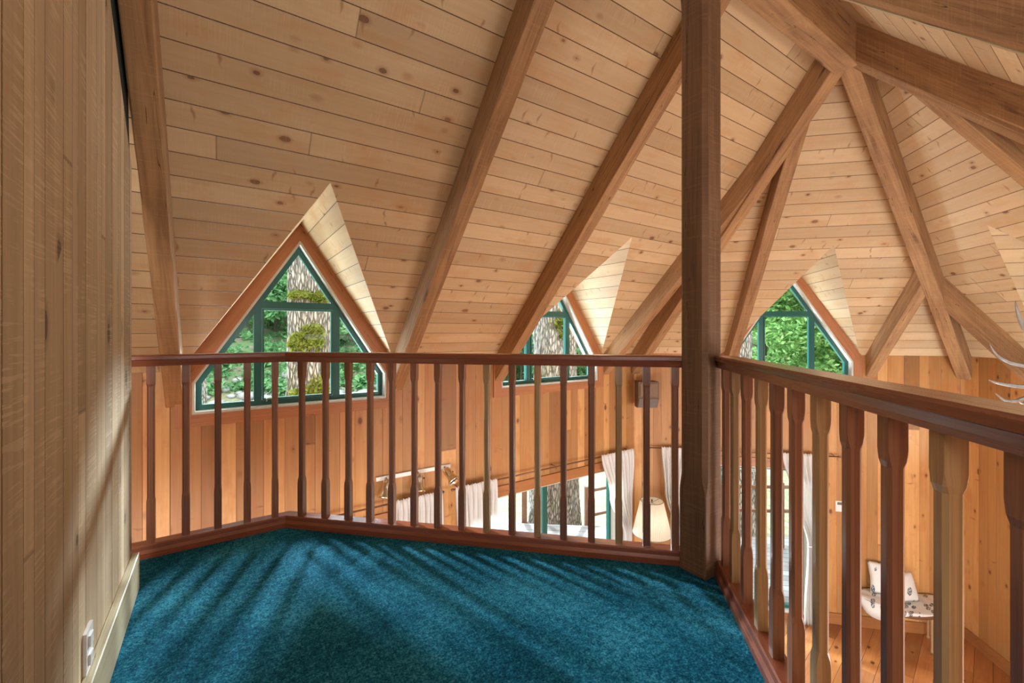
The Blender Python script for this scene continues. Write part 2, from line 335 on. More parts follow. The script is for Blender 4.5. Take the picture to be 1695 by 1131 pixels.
# ------------------------------------------------------------------ mesh helpers
class MB:
    """collects faces with per-face UVs"""
    def __init__(s): s.v = []; s.f = []; s.uv = []; s.mi = []; s.sm = []
    def face(s, pts, uvs=None, mi=0, smooth=False):
        i = len(s.v); s.v += [tuple(p) for p in pts]; s.f.append(tuple(range(i, i+len(pts))))
        s.uv.append(uvs if uvs else [(0, 0)]*len(pts)); s.mi.append(mi); s.sm.append(smooth)
    def grid(s, rows, uvf=None, closed=False, mi=0, smooth=True):
        n = len(rows[0]); i0 = len(s.v)
        for r in rows: s.v += [tuple(p) for p in r]
        for a in range(len(rows)-1):
            for b in range(n if closed else n-1):
                b2 = (b+1) % n
                s.f.append((i0+a*n+b, i0+a*n+b2, i0+(a+1)*n+b2, i0+(a+1)*n+b))
                bb = b+1
                s.uv.append([uvf(a, b), uvf(a, bb), uvf(a+1, bb), uvf(a+1, b)] if uvf else [(0, 0)]*4)
                s.mi.append(mi); s.sm.append(smooth)
    def prism(s, p0, p1, side, up, w, h, hoff=0.0, bev=0.0):
        """rectangular bar p0->p1; side/up unit vectors; centre offset hoff along up"""
        p0, p1, side, up = Vector(p0), Vector(p1), Vector(side), Vector(up)
        L = (p1-p0).length
        cs = [(-w/2, -h/2), (w/2, -h/2), (w/2, h/2), (-w/2, h/2)]
        if bev:
            b = bev; cs = [(-w/2+b, -h/2), (w/2-b, -h/2), (w/2, -h/2+b), (w/2, h/2-b), (w/2-b, h/2), (-w/2+b, h/2), (-w/2, h/2-b), (-w/2, -h/2+b)]
        s.sweep([p0, p1], [(side, up)]*2, [(a, b+hoff) for a, b in cs])
    def sweep(s, pts, frames, prof, cap=True, smooth=False):
        rows = []; per = [0]
        for i in range(len(prof)):
            a = prof[i]; b = prof[(i+1) % len(prof)]
            per.append(per[-1]+math.hypot(a[0]-b[0], a[1]-b[1]))
        ln = [0]
        for i in range(1, len(pts)): ln.append(ln[-1]+(Vector(pts[i])-Vector(pts[i-1])).length)
        for p, (sd, up) in zip(pts, frames):
            rows.append([Vector(p)+sd*a+up*b for a, b in prof])
        s.grid(rows, lambda a, b: (ln[a], per[b]), True, 0, smooth)
        if cap:
            s.face(rows[0][::-1], [(q[0], q[1]) for q in prof][::-1]); s.face(rows[-1], [(q[0], q[1]) for q in prof])
    def box(s, c, dx, dy, dz, w, d, h, bev=0.0):
        """oriented box with centre c; length axis dz"""
        c = Vector(c); dz = Vector(dz)
        s.prism(c-dz*h/2, c+dz*h/2, dx, dy, w, d, 0, bev)
    def lathe(s, base, prof, n=24, axis=None, smooth=True):
        base = Vector(base)
        ax = Vector(axis).normalized() if axis is not None else Vector((0, 0, 1))
        a = ax.orthogonal().normalized(); b = ax.cross(a)
        rows = [[base+ax*z+(a*math.cos(2*math.pi*k/n)+b*math.sin(2*math.pi*k/n))*r for k in range(n)] for r, z in prof]
        s.grid(rows, lambda i, j: (prof[min(i, len(prof)-1)][1], j/n), True, 0, smooth)
    def tube(s, pts, rad, n=10):
        pts = [Vector(p) for p in pts]; rows = []
        ref = None
        for i, p in enumerate(pts):
            d = (pts[min(i+1, len(pts)-1)]-pts[max(i-1, 0)]).normalized()
            if ref is None: ref = d.orthogonal().normalized()
            a = (ref-d*ref.dot(d)).normalized(); b = d.cross(a); ref = a
            r = rad[i] if isinstance(rad, (list, tuple)) else rad
            rows.append([p+(a*math.cos(2*math.pi*k/n)+b*math.sin(2*math.pi*k/n))*r for k in range(n)])
        s.grid(rows, lambda i, j: (i*0.1, j/n), True)
        s.face(rows[0][::-1]); s.face(rows[-1])
    def build(s, name, mats, parent=None, loc=None, rotz=0.0, merge=True):
        me = bpy.data.meshes.new(name); me.from_pydata(s.v, [], s.f)
        uvl = me.uv_layers.new(name='UVMap')
        li = 0
        flatuv = [c for u in s.uv for c in u]
        for i, c in enumerate(flatuv): uvl.data[i].uv = c
        if not isinstance(mats, (list, tuple)): mats = [mats]
        for m_ in mats: me.materials.append(m_)
        for p, mi, sm in zip(me.polygons, s.mi, s.sm): p.material_index = mi; p.use_smooth = sm
        if merge:
            bm = bmesh.new(); bm.from_mesh(me); bmesh.ops.remove_doubles(bm, verts=bm.verts, dist=1e-5)
            bmesh.ops.recalc_face_normals(bm, faces=bm.faces); bm.to_mesh(me); bm.free()
        o = bpy.data.objects.new(name, me); C.objects.link(o)
        if parent is not None: o.parent = parent
        if loc is not None: o.location = loc
        o.rotation_euler = (0, 0, rotz)
        return o

def tag(o, label=None, cat=None, group=None, kind=None):
    if label: o['label'] = label
    if cat: o['category'] = cat
    if group: o['group'] = group
    if kind: o['kind'] = kind
    return o
def empty(name, loc=(0, 0, 0), rotz=0.0, **kw):
    o = bpy.data.objects.new(name, None); C.objects.link(o); o.location = loc; o.rotation_euler = (0, 0, rotz)
    o.empty_display_size = 0.1
    return tag(o, **kw)
X, Y, Z = Vector((1, 0, 0)), Vector((0, 1, 0)), Vector((0, 0, 1))

# ------------------------------------------------------------------ plan of the room
P = Vector((3.78, 1.268, 0))                 # plan point where the ridge meets the hips
ZT, ZR, FL = 0.83, 3.38, -2.40               # wall top, ridge, lower floor (loft floor is 0)
bdir = Vector((S2, -S2, 0)); cdir = Vector((S2, S2, 0))
KB = 5.88; KC = 4.144
DB = KB - P.dot(cdir); DC = KC - P.dot(bdir)
AB = Vector((KB/S2-3.818, 3.818, 0)); BC = Vector(((KB+KC)*S2, (KB-KC)*S2, 0)); CE = Vector((KC/S2-1.282, -1.282, 0))
XL = -1.7                                     # closing wall at the far left
class WallF:                                  # local frame: u along wall, v inward, z up
    def __init__(s, o, u, n, d): s.o = Vector(o); s.u = Vector(u); s.n = Vector(n); s.k = (ZR-ZT)/d; s.d = d
    def p(s, u, v, z): q = s.o+s.u*u-s.n*v; return Vector((q.x, q.y, z))
    def lu(s, q): return (Vector(q)-s.o).dot(s.u)
    def rot(s): return math.atan2(s.u.y, s.u.x)
WA = WallF((0, 3.818, 0), X, Y, 2.55)
WB = WallF(P+cdir*DB, bdir, cdir, DB)
WC = WallF(P+bdir*DC, -cdir, bdir, DC)
WE = WallF((0, -1.282, 0), -X, -Y, 2.55)

DW, ZA = 0.767, 1.97                          # dormer half width at wall top, dormer ridge height
dormers = [(WA, 0.535), (WA, 3.125), (WB, 0.535), (WC, -0.60)]

# ---- ceiling (one mesh: four slopes with dormer cut-outs, and the dormers' own slopes)
cm = MB()
def slope(W, outline, ds):
    pts = []
    (a0, _), (a1, _) = outline[0], outline[1]
    pts.append(outline[0])
    for uc in sorted(ds): pts += [(uc-DW, 0), (uc, (ZA-ZT)/W.k), (uc+DW, 0)]
    pts += outline[1:]
    sl = math.sqrt(1+W.k**2)
    cm.face([W.p(u, v, ZT+W.k*v) for u, v in pts], [(u, v*sl) for u, v in pts])
slope(WA, [(XL, 0), (WA.lu(AB), 0), (3.78, WA.d), (XL, WA.d)], [0.535, 3.125])
slope(WB, [(WB.lu(AB), 0), (WB.lu(BC), 0), (0, WB.d)], [0.535])
slope(WC, [(WC.lu(BC), 0), (WC.lu(CE), 0), (0, WC.d)], [-0.60])
slope(WE, [(WE.lu(CE), 0), (-XL, 0), (-XL, WE.d), (-3.78, WE.d)], [])
for W, uc in dormers:
    va = (ZA-ZT)/W.k; H = ZA-ZT; sl = math.hypot(DW, H)
    for sg in (-1, 1):
        cm.face([W.p(uc, va, ZA), W.p(uc, 0, ZA), W.p(uc+sg*DW, 0, ZT)], [(va, 0.03), (0, 0.03), (0, sl+0.03)])
tag(cm.build('ceiling', M['ceiling']), kind='structure')

# ---- walls: vertical boards; rectangular openings
def wall(name, W, u0, u1, z0, z1, holes, mat=M['wall'], pent=None):
    m = MB()
    us = sorted({u0, u1, *[h[0] for h in holes], *[h[1] for h in holes]})
    zs = sorted({z0, z1, *[h[2] for h in holes], *[h[3] for h in holes]})
    for a, b in zip(us, us[1:]):
        for c, d in zip(zs, zs[1:]):
            mu, mz = (a+b)/2, (c+d)/2
            if any(h[0] < mu < h[1] and h[2] < mz < h[3] for h in holes): continue
            if mz < z0 or mz > z1: continue
            q = [(a, c), (b, c), (b, d), (a, d)]
            m.face([W.p(u, 0, z) for u, z in q], [(z, u) for u, z in q])
    return tag(m.build(name, mat), kind='structure')
ZS = 0.52
LA1 = (-0.75, 1.55, -2.0, -0.60); LA2 = (2.05, 4.15, -2.0, -0.60); LB = (-0.70, 0.74, -2.33, -0.56)
wall('wall_left', WA, XL, WA.lu(AB), FL, ZT, [(0.535-0.695, 0.535+0.695, ZS, ZT), (3.125-0.695, 3.125+0.695, ZS, ZT), LA1, LA2])
wall('wall_far', WB, WB.lu(AB), WB.lu(BC), FL, ZT, [(0.535-0.695, 0.535+0.695, ZS+0.02, ZT), LB])
wall('wall_right', WC, WC.lu(BC), WC.lu(CE), FL, ZT, [(-0.60-0.695, -0.60+0.695, ZS+0.02, ZT)])
wall('wall_back', WE, WE.lu(CE), -XL, FL, ZT, [])
ws = MB()
ws.face([(XL, -1.282, FL), (XL, 3.818, FL), (XL, 3.818, ZT), (XL, 1.268, ZR), (XL, -1.282, ZT)],
        [(FL, -1.282), (FL, 3.818), (ZT, 3.818), (ZR, 1.268), (ZT, -1.282)])
tag(ws.build('wall_side', M['wall']), kind='structure')

# ---- lower floor
fm = MB()
pts = [(XL, -1.282), (CE.x, CE.y), (BC.x, BC.y), (AB.x, AB.y), (XL, 3.818)]
fm.face([(x, y, FL) for x, y in pts], [((x-y)*0.6+(x+y)*0.8, (x+y)*0.6-(x-y)*0.8) for x, y in pts])
tag(fm.build('floor', M['floor']), kind='structure')

# ---- loft floor with carpet and its edge boards
loft = [(-0.9, 2.835), (0.345, 2.835), (1.93, 1.25), (1.93, 1.05), (-0.402, -1.282), (-1.69, -1.282), (-1.69, 2.835)]
loft = [(-1.69, -1.275), (-0.395, -1.275), (1.955, 1.075), (1.955, 1.225), (0.345, 2.835), (-1.69, 2.835)]
lm = MB()
lm.face([(x, y, 0) for x, y in loft], [(x, y) for x, y in loft])
lm.face([(x, y, -0.30) for x, y in loft][::-1], [(x, y) for x, y in loft][::-1], 1)
for i in range(len(loft)):
    a, b = loft[i], loft[(i+1) % len(loft)]
    L = math.dist(a, b)
    lm.face([(a[0], a[1], 0), (b[0], b[1], 0), (b[0], b[1], -0.30), (a[0], a[1], -0.30)], [(0, 0), (L, 0), (L, 0.3), (0, 0.3)], 1)
tag(lm.build('floor', [M['carpet'], M['trim']]), kind='structure')

# ---- plank partition on the left of the loft, sloping cut at the top
pm = MB()
XW, YW = -0.31, 2.447
top = lambda y: min(4.255-y, 2.95) if y > 0.8 else min(3.0, 2.11+y-0.3)
ys = [-1.27, 0.6, 1.305, YW]
def tz(y): return min(4.255-y, 1.72+y+1.27)
ys = [-1.27, 0.633, YW]
prof = [(YW, 0), (YW, tz(YW)), (1.268, 4.255-1.268), (1.0, 2.80), (-1.27, 0.55), (-1.27, 0)]
pm.face([(XW, y, z) for y, z in prof], [(z, y) for y, z in prof])
pm.face([(XW-0.10, y, z) for y, z in prof][::-1], [(z, y) for y, z in prof][::-1])
for i in range(len(prof)):
    a, b = prof[i], prof[(i+1) % len(prof)]
    pm.face([(XW, *a), (XW, *b), (XW-0.10, *b), (XW-0.10, *a)], [(a[1], a[0]), (b[1], b[0]), (b[1], b[0]+0.1), (a[1], a[0]+0.1)])
tag(pm.build('wall_loft', M['loftwall']), kind='structure')
gm = MB()   # dark sheet added to paint the shade in the gap between partition and roof
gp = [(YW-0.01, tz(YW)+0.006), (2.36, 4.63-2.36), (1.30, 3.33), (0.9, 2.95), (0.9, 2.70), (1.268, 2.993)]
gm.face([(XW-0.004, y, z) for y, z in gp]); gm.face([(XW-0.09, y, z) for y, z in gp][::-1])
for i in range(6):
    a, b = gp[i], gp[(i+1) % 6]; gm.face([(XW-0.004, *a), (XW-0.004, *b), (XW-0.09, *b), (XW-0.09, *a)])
tag(gm.build('gap_shade_1', M['gapshade']), kind='structure')
bb = MB()
bb.prism((XW+0.013, -1.27, 0.078), (XW+0.013, YW, 0.078), X, Z, 0.026, 0.156, 0, 0.003)
tag(bb.build('baseboard_loft', M['base']), kind='structure')
def wall_base(name, W, u0, u1):
    b_ = MB(); b_.prism(W.p(u0, 0.01, FL+0.065), W.p(u1, 0.01, FL+0.065), -W.n, Z, 0.02, 0.13, 0, 0.003)
    tag(b_.build(name, M['basedark']), kind='structure')
wall_base('baseboard_far', WB, 0.83, WB.lu(BC)-0.02); wall_base('baseboard_right', WC, WC.lu(BC)+0.02, WC.lu(CE)-0.02)
wall_base('baseboard_left', WA, XL+0.02, WA.lu(AB)-0.02)

# ------------------------------------------------------------------ beams
def beam(name, q0, q1, w, d, label, up=0.02, group=None, mat=None, frayed=False):
    """q0,q1 points on the boarded ceiling; the beam hangs d below it"""
    q0, q1 = Vector(q0), Vector(q1)
    h = Vector((q1.x-q0.x, q1.y-q0.y, 0)).normalized(); sd = Vector((-h.y, h.x, 0))
    dr = (q1-q0); L = dr.length
    n = 26; m = MB(); rows = []; c = 0.006
    prof = [(-w/2, up), (-w/2, -d+c), (-w/2+c, -d), (w/2-c, -d), (w/2, -d+c), (w/2, up)]
    per = [0]
    for i in range(len(prof)): a = prof[i]; b = prof[(i+1) % len(prof)]; per.append(per[-1]+math.dist(a, b))
    rnd = random.uniform(0, 50)
    for i in range(n+1):
        t = i/n; r = []
        for j, (a, b) in enumerate(prof):
            jit = 0.0035*noise.noise(Vector((t*L*5+rnd, j*3.1, 0))) if 0 < j < 5 else 0
            p = q0+dr*t+sd*(a+jit)+Z*(b+jit)
            r.append(p)
        rows.append(r)
    m.grid(rows, lambda a, b: (a/n*L+rnd, per[b]), True, 0, False)
    m.face(rows[0][::-1], [(rnd, 0.1*k) for k in range(6)]); m.face(rows[-1], [(rnd, 0.1*k) for k in range(6)])
    base = q0.copy()
    o = m.build(name, mat or M['beam'])
    tag(o, label, 'beam', group or 'roof beams under the boarded ceiling')
    if frayed:  # wane edge strip; its pale colour paints the light it catches
        m = MB(); nn_ = 60; rr = []
        for i in range(nn_+1):
            t = i/nn_; j = 0.004*noise.noise(Vector((t*40, 3, 1)))
            c_ = q0+dr*t+sd*(w/2-0.006)-Z*(d-0.006)
            rr.append([c_+sd*(a*(0.012+j))+Z*(b*(0.011+j)) for a, b in ((-1, -1), (1, -1), (1, 1), (-1, 1))])
        m.grid(rr, lambda a, b: (a*.04, b*.02), True, 0, False)
        tag(m.build('frayed_edge_highlight', M['base'], o), 'frayed edge with painted highlight')
    return o
def rz(W, v): return ZT+W.k*v
BW, BD = 0.108, 0.25
beam('ridge_beam', (XL+0.01, 1.268, ZR), (3.785, 1.268, ZR), 0.150, 0.365, 'thick rough ridge beam along the peak of the ceiling, ending above the hip beams')
def crease(t, K): q = P.lerp(K, t); return Vector((q.x, q.y, ZR+(ZT-ZR)*t))
beam('hip_beam', crease(0.015, AB), crease(0.985, AB), 0.12, 0.30, 'rough hip beam running down to the far corner above the wall speaker')
beam('hip_beam', crease(0.0, BC), crease(0.985, BC), 0.12, 0.30, 'long rough hip beam running down the middle of the right side where orange and pale ceiling boards meet')
beam('hip_beam', crease(0.0, CE), crease(0.985, CE), 0.12, 0.30, 'dark wide hip beam running off the right edge from the ridge end')
def rafter(W, u, v, label, wid=BW, frayed=False):
    beam('rafter', W.p(u, v, rz(W, v)), W.p(u, 0.002, rz(W, 0.002)), wid, BD, label, frayed=frayed)
rafter(WA, -0.255, 2.48, 'brown rafter beside the plank partition, left of the large triangular window', 0.102)
rafter(WA, 1.322, 2.48, 'rough rafter crossing the ceiling between the two triangular windows')
rafter(WA, 2.405, 2.48, 'saw-marked rafter passing behind the post, its foot at the half-hidden triangular window')
rafter(WA, 3.975, 1.927, 'split-faced jack rafter right of the middle triangular window, branching off the hip beam')
rafter(WB, -0.15, 2.02, 'jack rafter left of the far triangular window, its foot behind the right railing')
rafter(WB, 1.415, 0.90, 'pale-sided jack rafter right of the far triangular window')
rafter(WC, -1.53, 0.80, 'broad brown jack rafter sloping down towards the antlers')
rafter(WC, 0.15, 2.05, 'pale knotty jack rafter under the dark hip beam at the right edge')
rafter(WE, -3.975, 1.927, 'dark jack rafter half hidden behind the wide hip beam at the right edge')
rafter(WE, -2.43, 2.48, 'dark knotty rafter with highlight painted along its frayed edge in the top right corner', 0.11, True)

# ------------------------------------------------------------------ windows
def strip(m, W, pts, z_in, z_out, width_pts=None): pass
def poly_ring(m, W, outer, inner, v0, v1):
    """frame between two closed outlines (u,z) with thickness from v0 (room side) to v1"""
    n = len(outer)
    for i in range(n):
        j = (i+1) % n
        for v, fl in ((v0, 0), (v1, 1)):
            q = [outer[i], outer[j], inner[j], inner[i]]
            pts = [W.p(a, v, b) for a, b in q]
            d = Vector((outer[j][0]-outer[i][0], outer[j][1]-outer[i][1], 0)); L = d.length; d.normalize()
            uvs = [((a-outer[i][0])*d.x+(b-outer[i][1])*d.y+i*3, (b-outer[i][1])*d.x-(a-outer[i][0])*d.y) for a, b in q]
            m.face(pts if not fl else pts[::-1], uvs if not fl else uvs[::-1])
        for ring, fl in ((outer, 1), (inner, 0)):
            a, b = ring[i], ring[j]; L = math.dist(a, b)
            if L < 1e-6: continue
            pts = [W.p(a[0], v0, a[1]), W.p(b[0], v0, b[1]), W.p(b[0], v1, b[1]), W.p(a[0], v1, a[1])]
            m.face(pts if fl else pts[::-1], [(0, 0), (L, 0), (L, 0.04), (0, 0.04)])
def bar(m, W, a, b, w, v0, v1):
    a, b = Vector((*a, 0)), Vector((*b, 0)); d = (b-a).normalized(); nn = Vector((-d.y, d.x, 0))*w/2
    q = [a-nn, b-nn, b+nn, a+nn]
    f = [W.p(p.x, v0, p.y) for p in q]; k = [W.p(p.x, v1, p.y) for p in q]
    m.face(f); m.face(k[::-1])
    for i in range(4):
        j = (i+1) % 4; m.face([f[i], k[i], k[j], f[j]])
def inset(pts, d):
    """inset a convex outline (counter-clockwise)"""
    n = len(pts); out = []
    for i in range(n):
        p0, p1, p2 = Vector(pts[i-1]), Vector(pts[i]), Vector(pts[(i+1) % n])
        e1 = (p1-p0).normalized(); e2 = (p2-p1).normalized()
        n1 = Vector((-e1.y, e1.x)); n2 = Vector((-e2.y, e2.x))
        k = (n1+n2); k = k/k.dot(n1) if k.dot(n1) else k
        out.append((p1.x+k.x*d, p1.y+k.y*d))
    return out
def tri_window(num, W, uc, dz=0.0):
    root = empty('window_%d' % num, W.p(uc, 0, ZS), 0.0, kind='structure')
    inv = Matrix.Translation(-W.p(uc, 0, ZS))
    def fin(m, name, mat):
        o = m.build(name, mat, root); o.matrix_parent_inverse = inv; return o
    zb, zk, za = ZS+dz, 0.745+dz*0.5, 1.835
    opening = [(uc-0.695, zb), (uc+0.695, zb), (uc+0.695, zk), (uc, za), (uc-0.695, zk)]
    # casing boards following the gable
    m = MB()
    zo = ZA+0.012; sl = (ZA-ZT)/DW
    outer = [(uc-0.79, zb-0.085), (uc+0.79, zb-0.085), (uc+0.79, zo-0.79*sl), (uc, zo), (uc-0.79, zo-0.79*sl)]
    poly_ring(m, W, outer, opening, 0.022, -0.012)
    fin(m, 'casing', M['trim'])
    # pale reveal
    m = MB(); f_in = inset(opening, 0.018)
    poly_ring(m, W, opening, f_in, 0.012, -0.13)
    fin(m, 'reveal', M['reveal'])
    # green frame
    m = MB(); f2 = inset(opening, 0.055)
    poly_ring(m, W, f_in, f2, -0.07, -0.115)
    ub = 0.287; slope_w = (za-zk)/0.695
    zx = za-slope_w*ub
    bar(m, W, (uc-ub, zb+0.02), (uc-ub, zx-0.04), 0.054, -0.068, -0.115)
    bar(m, W, (uc+ub, zb+0.02), (uc+ub, zx-0.04), 0.054, -0.068, -0.115)
    zt = 1.318+dz
    bar(m, W, (uc-(za-zt)/slope_w+0.03, zt), (uc+(za-zt)/slope_w-0.03, zt), 0.055, -0.066, -0.117)
    fin(m, 'window_frame', M['green'])
    # casement sash lines
    m = MB(); s1 = [(uc-ub+0.03, zb+0.058), (uc+ub-0.03, zb+0.058), (uc+ub-0.03, zt-0.03), (uc-ub+0.03, zt-0.03)]
    poly_ring(m, W, s1, inset(s1, 0.012), -0.06, -0.10)
    fin(m, 'sash', M['green'])
    m = MB(); m.face([W.p(a, -0.092, b) for a, b in inset(opening, 0.03)]); fin(m, 'pane', M['glass'])
    # crank handle on sill
    m = MB(); c = W.p(uc-ub+0.06, -0.055, zb+0.045)
    m.tube([c, c+Z*0.02, c+Z*0.025+W.u*0.03, c+Z*0.02+W.u*0.06-W.n*0.01], 0.007, 8); fin(m, 'crank_handle', M['brass'])
    # outside eave boards of the dormer
    m = MB()
    th = 0.05; ex = 0.30; dn = 0.25
    for sg in (-1, 1):
        a0 = (uc, ZA+0.03); a1 = (uc+sg*(DW+dn*0.6), ZT-dn*0.75)
        up = (0, th)
        q = [a0, a1, (a1[0], a1[1]+th), (a0[0], a0[1]+th)]
        f = [W.p(a, -0.03, b) for a, b in q]; k = [W.p(a, -ex, b) for a, b in q]
        L = math.dist(a0, a1)
        m.face(f); m.face(k)
        for i in range(4):
            j = (i+1) % 4; m.face([f[i], k[i], k[j], f[j]], [(0, 0), (0, ex), (L, ex), (L, 0)])
        # barge board at the outer edge
        q = [(a0[0], a0[1]+th), (a1[0], a1[1]+th), (a1[0], a1[1]-0.02), (a0[0], a0[1]-0.02)]
        f = [W.p(a, -ex, b) for a, b in q]; k = [W.p(a, -ex-0.04, b) for a, b in q]
        m.face(f, [(0, 0), (L, 0), (L, .15), (0, .15)]); m.face(k)
        for i in range(4):
            j = (i+1) % 4; m.face([f[i], k[i], k[j], f[j]])
    fin(m, 'eave', M['eave'])
    return root
for i, (W, uc) in enumerate(dormers): tri_window(i+1, W, uc, 0.0 if W is WA else 0.022)

def rect_window(num, W, u0, u1, z0, z1, mull, head=0.11, frames=True):
    root = empty('window_%d' % num, W.p((u0+u1)/2, 0, z0), 0.0, kind='structure')
    inv = Matrix.Translation(-W.p((u0+u1)/2, 0, z0))
    def fin(m, name, mat): o = m.build(name, mat, root); o.matrix_parent_inverse = inv
    op = [(u0, z0), (u1, z0), (u1, z1), (u0, z1)]
    m = MB(); poly_ring(m, W, [(u0-0.09, z0-0.07), (u1+0.09, z0-0.07), (u1+0.09, z1+head), (u0-0.09, z1+head)], op, 0.022, -0.012); fin(m, 'casing', M['basedark'])
    m = MB(); poly_ring(m, W, op, inset(op, 0.012), 0.012, -0.13); fin(m, 'reveal', M['reveal'])
    m = MB(); poly_ring(m, W, inset(op, 0.012), inset(op, 0.05), -0.07, -0.115)
    for u in mull: bar(m, W, (u, z0+0.03), (u, z1-0.03), 0.065, -0.066, -0.118)
    fin(m, 'window_frame', M['green'])
    m = MB(); m.face([W.p(a, -0.092, b) for a, b in inset(op, 0.03)]); fin(m, 'pane', M['glass'])
rect_window(5, WA, *LA1, [0.4])
rect_window(6, WA, *LA2, [3.07])
rect_window(7, WB, *LB, [-0.25])

# ------------------------------------------------------------------ post
pst = MB(); x0, x1, y0, y1 = 1.79, 1.925, 1.118, 1.253
def post_ring(z, c):
    return [Vector(p) for p in ((x0+c, y0, z), (x1-c, y0, z), (x1, y0+c, z), (x1, y1-c, z), (x1-c, y1, z), (x0+c, y1, z), (x0, y1-c, z), (x0, y0+c, z))]
zs = [(0, .004), (.36, .004), (.385, .006), (.41, .012), (.43, .017), (.45, .019), (2.62, .019), (2.66, .012), (2.69, .004), (3.02, .004)]
rows = [post_ring(z, c) for z, c in zs]
per = [0, .135, .14, .27, .275, .405, .41, .54, .545]
pst.grid(rows, lambda a, b: (zs[a][0], per[b]), True, 0, False); pst.face(rows[0][::-1]); pst.face(rows[-1])
tag(pst.build('wooden_post', M['post']), 'dark rough square wooden post with chamfered edges rising from the carpet to the ridge', 'post')

# ------------------------------------------------------------------ railings
def railprof_top():   # (across, up) relative to rail top z
    return [(-0.046, -0.022), (-0.046, -0.006), (-0.040, 0.0), (0.040, 0.0), (0.046, -0.006), (0.046, -0.022), (0.036, -0.026),
            (0.032, -0.042), (0.030, -0.055), (-0.030, -0.055), (-0.032, -0.042), (-0.036, -0.026)]
def railprof_bot():
    return [(-0.045, 0.0), (-0.045, 0.026), (-0.041, 0.032), (-0.036, 0.040), (-0.034, 0.058), (-0.030, 0.064), (0.030, 0.064),
            (0.034, 0.058), (0.036, 0.040), (0.041, 0.032), (0.045, 0.026), (0.045, 0.0)]
def path_frames(pts):
    fr = []
    for i, p in enumerate(pts):
        ds = []
        if i > 0: ds.append((pts[i]-pts[i-1]).normalized())
        if i < len(pts)-1: ds.append((pts[i+1]-pts[i]).normalized())
        ns = [Vector((d.y, -d.x, 0)) for d in ds]
        if len(ns) == 2: k = ns[0]+ns[1]; k = k/k.dot(ns[0])
        else: k = ns[0]
        fr.append((k, Z))
    return fr
def baluster(parent, pos, d, mat, zt=0.942, zb=0.062, w=0.034):
    d = Vector((d[0], d[1], 0)).normalized(); sd = Vector((-d.y, d.x, 0)); h = w/2
    ch = 0.0062
    st = [(zb, .0006), (zb+.185, .0006), (zb+.205, .003), (zb+.222, ch), (zt-.108, ch), (zt-.096, .004), (zt-.075, .0006), (zt, .0006)]
    rows = []
    for z, c in st:
        hw = h-(0.0018 if c == ch else 0)
        q = [(-hw+c, -hw), (hw-c, -hw), (hw, -hw+c), (hw, hw-c), (hw-c, hw), (-hw+c, hw), (-hw, hw-c), (-hw, -hw+c)]
        rows.append([d*a+sd*b+Z*(z-zb) for a, b in q])
    m = MB(); pr = [0, .03, .035, .07, .075, .11, .115, .15, .155]
    m.grid(rows, lambda a, b: (st[a][0], pr[b]+random.random()*0), True, 0, False)
    m.face(rows[0][::-1]); m.face(rows[-1])
    o = m.build('baluster', mat, parent); o.location = Vector(pos)-parent.location+Z*zb
    return o
def copy_bal(src, parent, pos, mat):
    o = src.copy(); C.objects.link(o); o.parent = parent; o.location = Vector(pos)-parent.location+Z*0.062
    if mat is not None and mat != src.data.materials[0]:
        o.data = src.data.copy(); o.data.materials[0] = mat
    return o
ZTOP = 0.990
r1 = empty('railing', (0.326, 2.79, 0), label='bent red-brown wooden railing from the plank partition to the square post', cat='railing')
path = [Vector((-0.46, 2.79, 0)), Vector((0.326, 2.79, 0)), Vector((1.846, 1.270, 0))]
def sweep_rail(parent, path, z, prof, name, mat):
    m = MB(); fr = path_frames(path); m.sweep([p+Z*z-parent.location for p in path], fr, prof)
    return m.build(name, mat, parent)
sweep_rail(r1, path, ZTOP, railprof_top(), 'handrail', M['rail'])
sweep_rail(r1, path, 0.0, railprof_bot(), 'bottom_rail', M['rail'])
bA = None
for i, x in enumerate((-0.415, -0.28, -0.141, -0.005, 0.128, 0.262)):
    if bA is None: bA = baluster(r1, (x, 2.79, 0), (1, 0), M['bal1'])
    else: copy_bal(bA, r1, (x, 2.79, 0), M['bal1'])
mid0 = [-1.6488, -1.4995, -1.3573, -1.2255, -1.0963, -0.9663, -0.8322, -0.6977, -0.5629, -0.4279, -0.2959, -0.1639, -0.0259, 0.1060, 0.2376, 0.3689]
bB = None
for i, s_ in enumerate(mid0):
    q = Vector((3.116/2+s_*S2, 3.116/2-s_*S2, 0))
    mt = M['bal2'] if i in (8, 10, 13) else M['bal1']
    if bB is None: bB = baluster(r1, q, bdir, mt)
    else: copy_bal(bB, r1, q, mt)
r2 = empty('railing', (1.2, 0.4, 0), label='straight wooden railing on the right of the loft with alternating red and honey balusters', cat='railing')
path = [Vector((1.900, 1.100, 0)), Vector((-0.38, -1.18, 0))]
sweep_rail(r2, path, ZTOP+0.006, railprof_top(), 'handrail', M['rail'])
sweep_rail(r2, path, 0.0, railprof_bot(), 'bottom_rail', M['rail'])
bC = None
right_pos = [2.082, 1.957, 1.812, 1.662, 1.529, 1.391, 1.251, 1.112, 0.973, 0.836, 0.699]
right_pos += [0.699-0.1375*k for k in range(1, 13)]
for i, t_ in enumerate(right_pos):
    if t_ < -1.0: break
    q = Vector((0.40+t_*S2, -0.40+t_*S2, 0))
    mt = M['bal2'] if i in (1, 3, 6, 9, 12, 15, 19) else M['bal1']
    if bC is None: bC = baluster(r2, q, cdir, mt, 0.948)
    else: copy_bal(bC, r2, q, mt)

